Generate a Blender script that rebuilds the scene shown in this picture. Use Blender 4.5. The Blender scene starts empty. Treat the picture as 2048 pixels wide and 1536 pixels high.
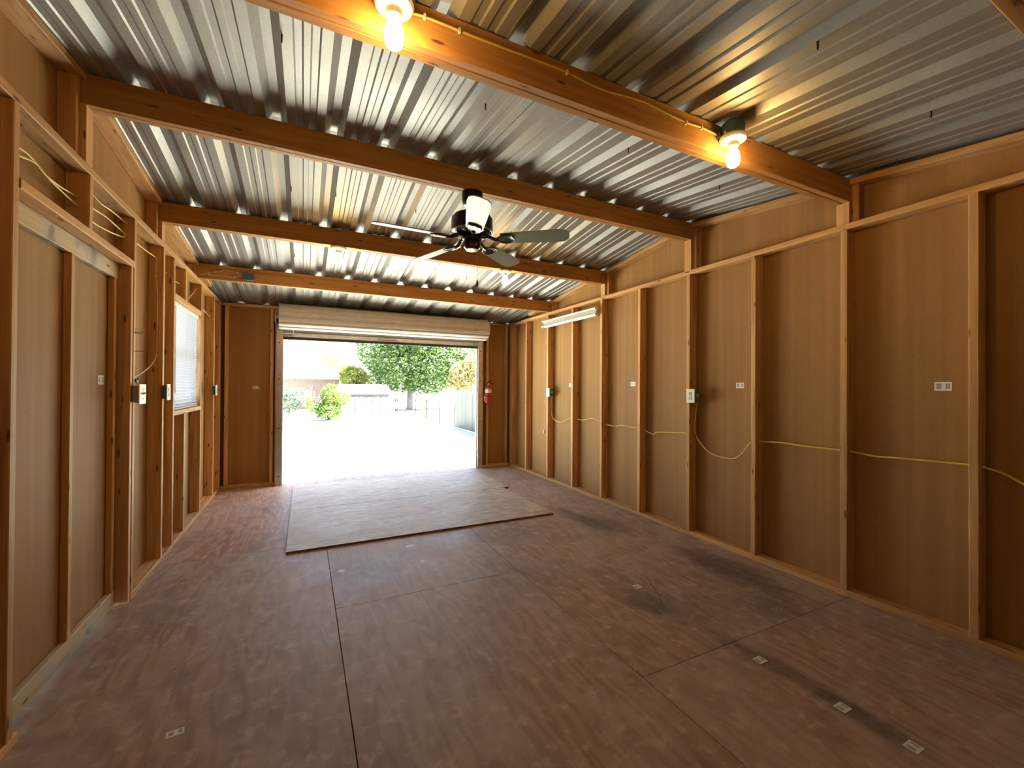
import bpy, bmesh, math, random
from mathutils import Vector, Matrix
random.seed(7)
scene = bpy.context.scene
C = scene.collection
PI = math.pi

# ------------------------------------------------------------------ camera
F_PX, YAW, PITCH, ROLL, CAM_H = 847.7, 0.4572, 0.0061, 0.0061, 1.3185
def cam_axes():
    cy, sy, cp, sp = math.cos(YAW), math.sin(YAW), math.cos(PITCH), math.sin(PITCH)
    f = Vector((sy*cp, cy*cp, sp)); r = Vector((cy, -sy, 0)); u = r.cross(f)
    cr, sr = math.cos(ROLL), math.sin(ROLL)
    return f, r*cr + u*sr, u*cr - r*sr
cam_data = bpy.data.cameras.new('camera')
cam = bpy.data.objects.new('camera', cam_data); C.objects.link(cam)
_f, _r, _u = cam_axes()
cam.matrix_world = Matrix(((_r.x, _u.x, -_f.x, 0), (_r.y, _u.y, -_f.y, 0), (_r.z, _u.z, -_f.z, CAM_H), (0, 0, 0, 1)))
cam_data.sensor_width = 36; cam_data.lens = F_PX/2048*36
cam_data.clip_start = 0.05; cam_data.clip_end = 600
scene.camera = cam

# ------------------------------------------------------------------ light
SKY_STRENGTH, SUN_STRENGTH, BULB_STRENGTH = 0.29, 44.0, 31.0
world = bpy.data.worlds.new('sky'); scene.world = world; world.use_nodes = True
wn = world.node_tree; bg = wn.nodes['Background']
sky = wn.nodes.new('ShaderNodeTexSky'); sky.sky_type = 'NISHITA'; sky.sun_disc = False
sky.sun_elevation = math.radians(56); sky.sun_rotation = math.radians(98)
sky.air_density = 1.3; sky.dust_density = 2.5
wn.links.new(sky.outputs[0], bg.inputs[0]); bg.inputs[1].default_value = SKY_STRENGTH
sun_d = bpy.data.lights.new('sun', 'SUN'); sun_d.energy = SUN_STRENGTH; sun_d.angle = 0.0093; sun_d.color = (1, 0.965, 0.91)
sun = bpy.data.objects.new('sun', sun_d); C.objects.link(sun)
_sd = Vector((math.cos(math.radians(56))*0.99, -0.09, math.sin(math.radians(56))))
sun.rotation_euler = _sd.to_track_quat('Z', 'Y').to_euler(); sun.location = (20, 0, 30)
vs = scene.view_settings
vs.view_transform = 'Standard'; vs.look = 'None'; vs.gamma = 1.0; vs.use_curve_mapping = False
vs.exposure = 2.12

# ------------------------------------------------------------------ node helpers
def new_mat(name):
    m = bpy.data.materials.new(name); m.use_nodes = True
    nt = m.node_tree; return m, nt, nt.nodes['Principled BSDF']
def N(nt, t, **kw):
    n = nt.nodes.new(t)
    for k, v in kw.items():
        if k.startswith('i_'):
            n.inputs[k[2:].replace('_', ' ')].default_value = v
        else: setattr(n, k, v)
    return n
def L(nt, a, b): nt.links.new(a, b)
def col(c): return (c[0], c[1], c[2], 1)
def ramp(nt, fac, stops):
    r = N(nt, 'ShaderNodeValToRGB'); e = r.color_ramp.elements
    while len(e) < len(stops): e.new(0.5)
    for i, (p, c) in enumerate(stops): e[i].position = p; e[i].color = col(c)
    L(nt, fac, r.inputs[0]); return r.outputs[0]
def mix(nt, fac, a, b, mode='MIX'):
    m = N(nt, 'ShaderNodeMix', data_type='RGBA', blend_type=mode)
    if isinstance(fac, float): m.inputs[0].default_value = fac
    else: L(nt, fac, m.inputs[0])
    for i, v in ((6, a), (7, b)):
        if isinstance(v, (tuple, list)): m.inputs[i].default_value = col(v)
        else: L(nt, v, m.inputs[i])
    return m.outputs[2]
def obj_coords(nt, scale, rnd=37.0):
    tc = N(nt, 'ShaderNodeTexCoord'); oi = N(nt, 'ShaderNodeObjectInfo')
    mu = N(nt, 'ShaderNodeMath', operation='MULTIPLY'); mu.inputs[1].default_value = rnd
    L(nt, oi.outputs['Random'], mu.inputs[0])
    ad = N(nt, 'ShaderNodeVectorMath', operation='ADD'); L(nt, tc.outputs['Object'], ad.inputs[0]); L(nt, mu.outputs[0], ad.inputs[1])
    mp = N(nt, 'ShaderNodeMapping'); mp.inputs['Scale'].default_value = scale
    L(nt, ad.outputs[0], mp.inputs[0]); return mp.outputs[0], oi, ad.outputs[0]
def bump(nt, bsdf, h, strength=0.2, dist=0.002):
    b = N(nt, 'ShaderNodeBump'); b.inputs['Strength'].default_value = strength; b.inputs['Distance'].default_value = dist
    L(nt, h, b.inputs['Height']); L(nt, b.outputs[0], bsdf.inputs['Normal'])

def plain(name, c, rough=0.5, metal=0.0, noise=0.08, spec=0.5):
    m, nt, b = new_mat(name)
    co, oi, raw = obj_coords(nt, (9, 9, 9))
    n = N(nt, 'ShaderNodeTexNoise'); n.inputs['Scale'].default_value = 1.5; n.inputs['Detail'].default_value = 4; L(nt, co, n.inputs['Vector'])
    d = tuple(max(0, v*(1-noise*2)) for v in c); l = tuple(min(1, v*(1+noise)) for v in c)
    L(nt, ramp(nt, n.outputs[0], [(0.3, d), (0.7, l)]), b.inputs['Base Color'])
    b.inputs['Roughness'].default_value = rough; b.inputs['Metallic'].default_value = metal
    b.inputs['Specular IOR Level'].default_value = spec
    return m

def lumber(name, axis, c0, c1, knot=(0.14, 0.06, 0.02), rough=0.62, grey=0.0):
    """sawn softwood, grain running along the object's axis"""
    m, nt, b = new_mat(name)
    ax = 'xyz'.index(axis)
    s = [34, 34, 34]; s[ax] = 1.4
    co, oi, raw = obj_coords(nt, s)
    n = N(nt, 'ShaderNodeTexNoise'); n.inputs['Scale'].default_value = 1.0; n.inputs['Detail'].default_value = 5; n.inputs['Distortion'].default_value = 0.6
    L(nt, co, n.inputs['Vector'])
    s2 = [9, 9, 9]; s2[ax] = 1.1
    mp2 = N(nt, 'ShaderNodeMapping'); mp2.inputs['Scale'].default_value = s2; L(nt, raw, mp2.inputs[0])
    n2 = N(nt, 'ShaderNodeTexNoise'); n2.inputs['Scale'].default_value = 1.0; n2.inputs['Detail'].default_value = 3; L(nt, mp2.outputs[0], n2.inputs['Vector'])
    a = mix(nt, ramp(nt, n.outputs[0], [(0.33, (0,)*3), (0.62, (1,)*3)]), tuple(v*0.72 for v in c0), c1)
    a = mix(nt, ramp(nt, n2.outputs[0], [(0.35, (0,)*3), (0.75, (0.8,)*3)]), a, tuple(v*1.1 for v in c0))
    # per-board tone
    hs = N(nt, 'ShaderNodeHueSaturation'); mr = N(nt, 'ShaderNodeMapRange'); mr.inputs['To Min'].default_value = 0.82; mr.inputs['To Max'].default_value = 1.12
    L(nt, oi.outputs['Random'], mr.inputs[0]); L(nt, mr.outputs[0], hs.inputs['Value']); L(nt, a, hs.inputs['Color']); a = hs.outputs[0]
    # knots
    s3 = [19, 19, 19]; s3[ax] = 4.5
    mp3 = N(nt, 'ShaderNodeMapping'); mp3.inputs['Scale'].default_value = s3; L(nt, raw, mp3.inputs[0])
    v = N(nt, 'ShaderNodeTexVoronoi'); v.inputs['Scale'].default_value = 1.0; L(nt, mp3.outputs[0], v.inputs['Vector'])
    k = N(nt, 'ShaderNodeMapRange'); k.inputs['From Min'].default_value = 0.15; k.inputs['From Max'].default_value = 0.08; L(nt, v.outputs['Distance'], k.inputs[0])
    a = mix(nt, k.outputs[0], a, knot)
    if grey:
        n3 = N(nt, 'ShaderNodeTexNoise'); n3.inputs['Scale'].default_value = 3.5; n3.inputs['Detail'].default_value = 6; L(nt, raw, n3.inputs['Vector'])
        a = mix(nt, ramp(nt, n3.outputs[0], [(0.40, (0, 0, 0)), (0.58, (grey,)*3)]), a, (0.45, 0.43, 0.39))
        a = mix(nt, ramp(nt, n3.outputs[0], [(0.56, (0, 0, 0)), (0.68, (0.9,)*3)]), a, (0.10, 0.085, 0.07))
    L(nt, a, b.inputs['Base Color']); b.inputs['Roughness'].default_value = rough
    b.inputs['Specular IOR Level'].default_value = 0.35
    bump(nt, b, n.outputs[0], 0.25, 0.0015)
    return m

def hardboard(name):
    """brown back face of the siding sheets, faint vertical streaks"""
    m, nt, b = new_mat(name)
    tc = N(nt, 'ShaderNodeTexCoord')
    mp = N(nt, 'ShaderNodeMapping'); mp.inputs['Scale'].default_value = (14, 14, 0.35); L(nt, tc.outputs['Object'], mp.inputs[0])
    n = N(nt, 'ShaderNodeTexNoise'); n.inputs['Scale'].default_value = 1; n.inputs['Detail'].default_value = 5; L(nt, mp.outputs[0], n.inputs['Vector'])
    n2 = N(nt, 'ShaderNodeTexNoise'); n2.inputs['Scale'].default_value = 260; n2.inputs['Detail'].default_value = 2; L(nt, tc.outputs['Object'], n2.inputs['Vector'])
    a = ramp(nt, n.outputs[0], [(0.30, (0.31, 0.163, 0.055)), (0.5, (0.37, 0.20, 0.07)), (0.72, (0.43, 0.24, 0.088))])
    a = mix(nt, ramp(nt, n2.outputs[0], [(0.4, (0, 0, 0)), (0.62, (0.45,)*3)]), a, (0.24, 0.13, 0.042))
    L(nt, a, b.inputs['Base Color']); b.inputs['Roughness'].default_value = 0.7; b.inputs['Specular IOR Level'].default_value = 0.25
    bump(nt, b, n2.outputs[0], 0.25, 0.001)
    return m

def plywood(name, tones, worn, grain_axis, rough, ring=7.0, dirt=(0.06, 0.045, 0.04), coat=0.0, dirt_amt=0.6):
    m, nt, b = new_mat(name)
    co, oi, raw = obj_coords(nt, (1, 1, 1), 11.0)
    s = [8.0, 8.0, 8.0]; s['xy'.index(grain_axis)] = 1.7
    mp = N(nt, 'ShaderNodeMapping'); mp.inputs['Scale'].default_value = s; L(nt, raw, mp.inputs[0])
    n = N(nt, 'ShaderNodeTexNoise'); n.inputs['Scale'].default_value = 1; n.inputs['Detail'].default_value = 2.2; n.inputs['Roughness'].default_value = 0.4; L(nt, mp.outputs[0], n.inputs['Vector'])
    mu = N(nt, 'ShaderNodeMath', operation='MULTIPLY'); mu.inputs[1].default_value = ring*6.283; L(nt, n.outputs[0], mu.inputs[0])
    si = N(nt, 'ShaderNodeMath', operation='SINE'); L(nt, mu.outputs[0], si.inputs[0])
    mr = N(nt, 'ShaderNodeMapRange'); mr.inputs['From Min'].default_value = -1; L(nt, si.outputs[0], mr.inputs[0])
    s2 = [70, 70, 70]; s2['xy'.index(grain_axis)] = 3.0
    mp2 = N(nt, 'ShaderNodeMapping'); mp2.inputs['Scale'].default_value = s2; L(nt, raw, mp2.inputs[0])
    f = N(nt, 'ShaderNodeTexNoise'); f.inputs['Scale'].default_value = 1; f.inputs['Detail'].default_value = 4; L(nt, mp2.outputs[0], f.inputs['Vector'])
    g = mix(nt, 0.55, mr.outputs[0], f.outputs[0])
    a = ramp(nt, g, [(0.12, tones[0]), (0.45, tones[1]), (0.85, tones[2])])
    w = N(nt, 'ShaderNodeTexNoise'); w.inputs['Scale'].default_value = 2.3; w.inputs['Detail'].default_value = 7; w.inputs['Roughness'].default_value = 0.65; w.inputs['Distortion'].default_value = 0.8; L(nt, raw, w.inputs['Vector'])
    a = mix(nt, ramp(nt, w.outputs[0], [(0.44, (0, 0, 0)), (0.66, (0.62,)*3)]), a, worn)
    # traffic dirt and scuffs
    tc = N(nt, 'ShaderNodeNewGeometry')
    d = N(nt, 'ShaderNodeTexNoise'); d.inputs['Scale'].default_value = 0.9; d.inputs['Detail'].default_value = 8; d.inputs['Roughness'].default_value = 0.62; L(nt, tc.outputs['Position'], d.inputs['Vector'])
    a = mix(nt, ramp(nt, d.outputs[0], [(0.50, (0, 0, 0)), (0.72, (dirt_amt,)*3)]), a, dirt)
    d2 = N(nt, 'ShaderNodeTexNoise'); d2.inputs['Scale'].default_value = 13; d2.inputs['Detail'].default_value = 9; d2.inputs['Roughness'].default_value = 0.7; L(nt, tc.outputs['Position'], d2.inputs['Vector'])
    a = mix(nt, ramp(nt, d2.outputs[0], [(0.52, (0, 0, 0)), (0.66, (0.5,)*3)]), a, tuple(min(1, v*1.35) for v in worn))
    L(nt, a, b.inputs['Base Color'])
    r = ramp(nt, w.outputs[0], [(0.3, (rough-0.08,)*3), (0.7, (rough+0.12,)*3)]); L(nt, r, b.inputs['Roughness'])
    b.inputs['Specular IOR Level'].default_value = 0.28; b.inputs['Coat Weight'].default_value = coat; b.inputs['Coat Roughness'].default_value = 0.3
    bump(nt, b, g, 0.18, 0.001)
    return m

def leafmat(name, c, c2, trans=0.35):
    m, nt, b = new_mat(name)
    oi = N(nt, 'ShaderNodeNewGeometry'); n = N(nt, 'ShaderNodeTexNoise'); n.inputs['Scale'].default_value = 1.7; n.inputs['Detail'].default_value = 5; L(nt, oi.outputs['Position'], n.inputs['Vector'])
    cc = ramp(nt, n.outputs[0], [(0.35, c), (0.65, c2)])
    L(nt, cc, b.inputs['Base Color']); b.inputs['Roughness'].default_value = 0.55
    t = N(nt, 'ShaderNodeBsdfTranslucent'); L(nt, cc, t.inputs[0])
    mx = N(nt, 'ShaderNodeMixShader'); mx.inputs[0].default_value = trans
    L(nt, b.outputs[0], mx.inputs[1]); L(nt, t.outputs[0], mx.inputs[2]); L(nt, mx.outputs[0], nt.nodes['Material Output'].inputs[0])
    return m

M = {}
FIR0, FIR1 = (0.56, 0.30, 0.112), (0.69, 0.42, 0.185)
BEAM0, BEAM1 = (0.47, 0.225, 0.062), (0.57, 0.29, 0.092)
for a_ in 'xyz':
    M['fir_'+a_] = lumber('fir_'+a_, a_, FIR0, FIR1)
    M['weathered_'+a_] = lumber('weathered_'+a_, a_, (0.52, 0.37, 0.19), (0.62, 0.48, 0.28), grey=0.6)
M['beam'] = lumber('beam_wood', 'x', BEAM0, BEAM1)
M['hardboard'] = hardboard('hardboard_back')
M['floor'] = plywood('floor_plywood', [(0.275, 0.182, 0.132), (0.36, 0.25, 0.188), (0.43, 0.31, 0.242)], (0.475, 0.385, 0.325), 'y', 0.52, ring=6, dirt=(0.15, 0.115, 0.10), dirt_amt=0.7)
M['floor_light'] = plywood('floor_plywood_light', [(0.29, 0.16, 0.105), (0.39, 0.235, 0.16), (0.52, 0.34, 0.24)], (0.48, 0.345, 0.27), 'y', 0.52, ring=6, dirt=(0.10, 0.07, 0.055), dirt_amt=0.55)
M['loose_ply'] = plywood('loose_plywood', [(0.29, 0.215, 0.145), (0.47, 0.375, 0.27), (0.56, 0.455, 0.345)], (0.55, 0.475, 0.40), 'x', 0.55, ring=6, dirt=(0.20, 0.155, 0.12), dirt_amt=0.5)
M['ply_edge'] = plain('plywood_edge', (0.16, 0.08, 0.045), 0.8)
M['subfloor'] = plain('subfloor', (0.05, 0.035, 0.025), 0.9)

def galvalume():
    m, nt, b = new_mat('galvalume_sheet')
    co, oi, raw = obj_coords(nt, (1, 1, 1))
    n = N(nt, 'ShaderNodeTexNoise'); n.inputs['Scale'].default_value = 3; n.inputs['Detail'].default_value = 6; L(nt, raw, n.inputs['Vector'])
    n2 = N(nt, 'ShaderNodeTexVoronoi'); n2.inputs['Scale'].default_value = 130; L(nt, raw, n2.inputs['Vector'])
    a = ramp(nt, n.outputs[0], [(0.3, (0.285, 0.285, 0.272)), (0.7, (0.335, 0.335, 0.32))])
    a = mix(nt, 0.12, a, n2.outputs['Color'], 'SOFT_LIGHT')
    L(nt, a, b.inputs['Base Color']); b.inputs['Metallic'].default_value = 0.5
    L(nt, ramp(nt, n.outputs[0], [(0.3, (0.47,)*3), (0.7, (0.55,)*3)]), b.inputs['Roughness'])
    return m
M['roof'] = galvalume()
M['door_white'] = plain('door_white_paint', (0.60, 0.56, 0.50), 0.38, 0, 0.05)
M['galv'] = plain('galvanised_steel', (0.52, 0.50, 0.47), 0.42, 0.8)
M['grey_steel'] = plain('grey_painted_steel', (0.42, 0.40, 0.37), 0.45, 0.3)
M['rubber'] = plain('black_rubber', (0.02, 0.02, 0.022), 0.7)
M['white_plastic'] = plain('white_plastic', (0.80, 0.79, 0.76), 0.35, 0, 0.03)
M['porcelain'] = plain('porcelain', (0.78, 0.72, 0.62), 0.25, 0, 0.03)
M['blue_box'] = plain('blue_box_plastic', (0.055, 0.15, 0.215), 0.5)
M['cable'] = plain('yellow_cable', (0.72, 0.55, 0.13), 0.5)
M['cable_white'] = plain('tan_cable', (0.66, 0.54, 0.36), 0.5)
M['staple'] = plain('white_staple', (0.8, 0.76, 0.65), 0.5)
M['fan_black'] = plain('fan_black_bronze', (0.014, 0.010, 0.009), 0.28, 0.2)
M['fan_edge'] = plain('fan_trim_highlight', (0.42, 0.40, 0.37), 0.3, 0.9)
M['fan_blade'] = plain('fan_blade_pale', (0.26, 0.29, 0.225), 0.4, 0, 0.05)
M['screw'] = plain('dark_screw', (0.03, 0.03, 0.03), 0.4, 0.8)
M['iron'] = plain('dark_iron', (0.06, 0.05, 0.045), 0.5, 0.8)
M['red'] = plain('extinguisher_red', (0.50, 0.022, 0.03), 0.3, 0, 0.04)
M['black'] = plain('black_plastic', (0.02, 0.02, 0.02), 0.45)
M['brass'] = plain('brass', (0.60, 0.47, 0.25), 0.35, 0.9)
M['tube_glass'] = plain('fluorescent_tube', (0.86, 0.85, 0.80), 0.25, 0, 0.02)
M['fixture'] = plain('fixture_enamel', (0.50, 0.49, 0.45), 0.35, 0, 0.04)
def emit(name, c, s):
    m, nt, b = new_mat(name)
    b.inputs['Base Color'].default_value = col(c); b.inputs['Emission Color'].default_value = col(c); b.inputs['Emission Strength'].default_value = s
    return m
M['bulb'] = emit('lit_bulb', (1.0, 0.60, 0.20), BULB_STRENGTH)
def slatmat():
    m, nt, b = new_mat('blind_slat'); b.inputs['Base Color'].default_value = (0.46, 0.50, 0.60, 1); b.inputs['Roughness'].default_value = 0.4
    t = N(nt, 'ShaderNodeBsdfTranslucent'); t.inputs[0].default_value = (0.40, 0.48, 0.68, 1)
    mx = N(nt, 'ShaderNodeMixShader'); mx.inputs[0].default_value = 0.16
    L(nt, b.outputs[0], mx.inputs[1]); L(nt, t.outputs[0], mx.inputs[2]); L(nt, mx.outputs[0], nt.nodes['Material Output'].inputs[0])
    return m
M['slat'] = slatmat()
def glass():
    m, nt, b = new_mat('window_glass')
    t = N(nt, 'ShaderNodeBsdfTransparent'); t.inputs[0].default_value = (0.93, 0.95, 0.95, 1)
    g = N(nt, 'ShaderNodeBsdfGlossy'); g.inputs['Roughness'].default_value = 0.02
    mx = N(nt, 'ShaderNodeMixShader'); mx.inputs[0].default_value = 0.06
    L(nt, t.outputs[0], mx.inputs[1]); L(nt, g.outputs[0], mx.inputs[2]); L(nt, mx.outputs[0], nt.nodes['Material Output'].inputs[0])
    return m
M['glass'] = glass()
def sticker_mat():
    """white paper label with a printed block of bars at each end"""
    m, nt, b = new_mat('barcode_label')
    tc = N(nt, 'ShaderNodeTexCoord'); sp = N(nt, 'ShaderNodeSeparateXYZ'); L(nt, tc.outputs['UV'], sp.inputs[0])
    w = N(nt, 'ShaderNodeTexNoise'); w.noise_dimensions = '1D'; w.inputs['Scale'].default_value = 34; w.inputs['Detail'].default_value = 1
    L(nt, sp.outputs[0], w.inputs['W'])
    bars = N(nt, 'ShaderNodeMath', operation='GREATER_THAN'); bars.inputs[1].default_value = 0.48; L(nt, w.outputs[0], bars.inputs[0])
    def win(o, a, c):
        g = N(nt, 'ShaderNodeMath', operation='GREATER_THAN'); g.inputs[1].default_value = a; L(nt, o, g.inputs[0])
        l = N(nt, 'ShaderNodeMath', operation='LESS_THAN'); l.inputs[1].default_value = c; L(nt, o, l.inputs[0])
        p = N(nt, 'ShaderNodeMath', operation='MULTIPLY'); L(nt, g.outputs[0], p.inputs[0]); L(nt, l.outputs[0], p.inputs[1]); return p.outputs[0]
    x1, x2, yy = win(sp.outputs[0], 0.12, 0.42), win(sp.outputs[0], 0.66, 0.9), win(sp.outputs[1], 0.22, 0.82)
    ad = N(nt, 'ShaderNodeMath', operation='ADD'); L(nt, x1, ad.inputs[0]); L(nt, x2, ad.inputs[1])
    k = N(nt, 'ShaderNodeMath', operation='MULTIPLY'); L(nt, ad.outputs[0], k.inputs[0]); L(nt, yy, k.inputs[1])
    k2 = N(nt, 'ShaderNodeMath', operation='MULTIPLY'); L(nt, k.outputs[0], k2.inputs[0]); L(nt, bars.outputs[0], k2.inputs[1])
    L(nt, mix(nt, k2.outputs[0], (0.80, 0.80, 0.78), (0.12, 0.12, 0.13)), b.inputs['Base Color']); b.inputs['Roughness'].default_value = 0.5
    return m
M['sticker'] = sticker_mat()

# ------------------------------------------------------------------ mesh helpers
def mesh_obj(name, verts, faces, mat, parent=None, smooth=False, origin=None):
    o = Vector(origin) if origin else Vector((0, 0, 0))
    me = bpy.data.meshes.new(name); me.from_pydata([tuple(Vector(v)-o) for v in verts], [], faces)
    bm = bmesh.new(); bm.from_mesh(me); bmesh.ops.recalc_face_normals(bm, faces=bm.faces[:]); bm.to_mesh(me); bm.free()
    if smooth:
        for p in me.polygons: p.use_smooth = True
    ob = bpy.data.objects.new(name, me); C.objects.link(ob); ob.location = o
    if mat: me.materials.append(mat)
    if parent: put(ob, parent)
    return ob
def world_loc(o):
    v = Vector(o.location)
    p = o.parent
    while p: v = v + Vector(p.location); p = p.parent
    return v
def put(ob, parent):
    """parent keeping the world place (parents here are only translated)"""
    ob.location = Vector(ob.location) - world_loc(parent); ob.parent = parent
    return ob
class G:
    """collects geometry for one mesh"""
    def __init__(s): s.v = []; s.f = []
    def add(s, vs, fs):
        b = len(s.v); s.v += [Vector(v) for v in vs]; s.f += [tuple(i+b for i in f) for f in fs]; return s
    def box(s, x0, x1, y0, y1, z0, z1):
        vs_ = [(x, y, z) for x in (x0, x1) for y in (y0, y1) for z in (z0, z1)]
        return s.add(vs_, [(0, 1, 3, 2), (4, 6, 7, 5), (0, 4, 5, 1), (2, 3, 7, 6), (0, 2, 6, 4), (1, 5, 7, 3)])
    def board(s, x0, x1, y0, y1, z0, z1, axis, ch=0.003, slope=0.0, yc=0.0):
        """box with chamfered long edges; optional shear z += slope*(y-yc)"""
        lo, hi = [x0, y0, z0], [x1, y1, z1]; a = 'xyz'.index(axis); b, c = [i for i in range(3) if i != a]
        sec = []
        for (sb, sc) in ((0, 0), (1, 0), (1, 1), (0, 1)):
            pb = hi[b] if sb else lo[b]; pc = hi[c] if sc else lo[c]; db = -ch if sb else ch; dc = -ch if sc else ch
            p1, p2 = (pb+db, pc), (pb, pc+dc)
            sec += [p1, p2] if (sb, sc) in ((1, 0), (0, 1)) else [p2, p1]
        vs_ = []
        for e in (lo[a], hi[a]):
            for (pb, pc) in sec:
                q = [0, 0, 0]; q[a] = e; q[b] = pb; q[c] = pc; q[2] += slope*(q[1]-yc); vs_.append(q)
        fs = [tuple(range(8)), tuple(range(15, 7, -1))] + [(i, (i+1) % 8, 8+(i+1) % 8, 8+i) for i in range(8)]
        return s.add(vs_, fs)
    def prism(s, poly, axis, a0, a1):
        """polygon of (u,v) extruded along an axis; u,v are the other two in xyz order"""
        a = 'xyz'.index(axis); b, c = [i for i in range(3) if i != a]; n = len(poly); vs_ = []
        for e in (a0, a1):
            for (u, v) in poly:
                q = [0, 0, 0]; q[a] = e; q[b] = u; q[c] = v; vs_.append(q)
        return s.add(vs_, [tuple(range(n)), tuple(range(2*n-1, n-1, -1))] + [(i, (i+1) % n, n+(i+1) % n, n+i) for i in range(n)])
    def lathe(s, prof, c=(0, 0, 0), n=24, axis='z', cap=True):
        """profile [(r,h)...] turned about an axis through c"""
        vs_, fs = [], []
        for (r, h) in prof:
            for i in range(n):
                t = 2*PI*i/n; p = {'z': (r*math.cos(t), r*math.sin(t), h), 'x': (h, r*math.cos(t), r*math.sin(t)), 'y': (r*math.cos(t), h, r*math.sin(t))}[axis]
                vs_.append((p[0]+c[0], p[1]+c[1], p[2]+c[2]))
        for k in range(len(prof)-1):
            for i in range(n): fs.append((k*n+i, k*n+(i+1) % n, (k+1)*n+(i+1) % n, (k+1)*n+i))
        if cap: fs.append(tuple(range(n))); fs.append(tuple((len(prof)-1)*n+i for i in range(n)))
        return s.add(vs_, fs)
    def tube(s, pts, r, n=6, smooth=0):
        P = [Vector(p) for p in pts]
        if smooth:
            Q = []
            for i in range(len(P)-1):
                p0, p1, p2, p3 = P[max(i-1, 0)], P[i], P[i+1], P[min(i+2, len(P)-1)]
                for k in range(smooth):
                    t = k/smooth
                    Q.append(0.5*((2*p1)+(p2-p0)*t+(2*p0-5*p1+4*p2-p3)*t*t+(3*p1-p0-3*p2+p3)*t**3))
            Q.append(P[-1]); P = Q
        vs_, fs = [], []
        for i, p in enumerate(P):
            d = (P[min(i+1, len(P)-1)]-P[max(i-1, 0)]).normalized()
            up = Vector((0, 0, 1)) if abs(d.z) < 0.9 else Vector((1, 0, 0))
            a = d.cross(up).normalized(); b = d.cross(a)
            rr = r[i] if isinstance(r, list) else r
            for k in range(n): t = 2*PI*k/n; vs_.append(p+a*rr*math.cos(t)+b*rr*math.sin(t))
        for i in range(len(P)-1):
            for k in range(n): fs.append((i*n+k, i*n+(k+1) % n, (i+1)*n+(k+1) % n, (i+1)*n+k))
        fs.append(tuple(range(n))); fs.append(tuple((len(P)-1)*n+k for k in range(n)))
        return s.add(vs_, fs)
    def xf(s, mat):
        s.v = [mat @ v for v in s.v]; return s
    def build(s, name, mat, parent=None, smooth=False, origin=None):
        if origin is None:
            n = len(s.v); origin = (sum(v.x for v in s.v)/n, sum(v.y for v in s.v)/n, sum(v.z for v in s.v)/n)
        return mesh_obj(name, s.v, s.f, mat, parent, smooth, origin)
def auto_smooth(ob, ang=35):
    me = ob.data
    for p in me.polygons: p.use_smooth = True
    bm = bmesh.new(); bm.from_mesh(me)
    for e in bm.edges:
        if len(e.link_faces) == 2 and e.calc_face_angle(0) > math.radians(ang): e.smooth = False
    bm.to_mesh(me); bm.free(); return ob
def tag(o, label=None, cat=None, group=None, kind=None):
    if label: o['label'] = label
    if cat: o['category'] = cat
    if group: o['group'] = group
    if kind: o['kind'] = kind
    return o
def empty(name, loc=(0, 0, 0)):
    o = bpy.data.objects.new(name, None); C.objects.link(o); o.location = loc; o.empty_display_size = 0.1; return o
def board(name, x0, x1, y0, y1, z0, z1, axis, mat, parent, **kw):
    return G().board(x0, x1, y0, y1, z0, z1, axis, **kw).build(name, mat, parent)
def copy_tree(o, parent=None):
    c = o.copy(); C.objects.link(c); c.parent = parent
    for ch in o.children: copy_tree(ch, c)
    return c

# ------------------------------------------------------------------ room dimensions (metres)
XL, XR = -0.935, 3.103            # room faces of the studs
SL, SR = XL-0.089, XR+0.089       # siding sheets
YF, SF = 6.40, 6.489              # far wall
YB, SB = -0.94, -1.029            # wall behind the camera
T = 0.038
Z_PL, Z_PT = 2.335, 2.373         # side wall top plates
RIDGE_Y, RIDGE_Z, SLOPE = 2.73, 2.80, 0.115
def roof_z(y): return RIDGE_Z-SLOPE*abs(y-RIDGE_Y)

# ------------------------------------------------------------------ floor
fl = G().box(SL-0.02, SR+0.02, SB-0.02, SF+0.09, -0.19, -0.019).build('floor', M['subfloor'])
tag(fl, 'stained reddish brown plywood floor of the shed', 'floor', kind='structure')
gap = 0.0018
XC = [SL+0.002, 0.18, 1.395, 2.61, SR-0.002]
rows = [[SB, 1.46, 3.90, SF+0.06], [SB, 0.27, 2.71, 5.15, SF+0.06], [SB, 1.47, 3.91, SF+0.06], [SB, 1.47, 3.91, SF+0.06]]
for c_ in range(4):
    for r_ in range(len(rows[c_])-1):
        y0, y1 = rows[c_][r_], rows[c_][r_+1]
        g = G().board(XC[c_]+gap, XC[c_+1]-gap, y0+gap, y1-gap, -0.018, 0.0, 'y', ch=0.0012)
        g.build('plywood_panel', M['floor_light'] if (c_ == 0 and y0 > 3) else M['floor'], fl)
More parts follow.
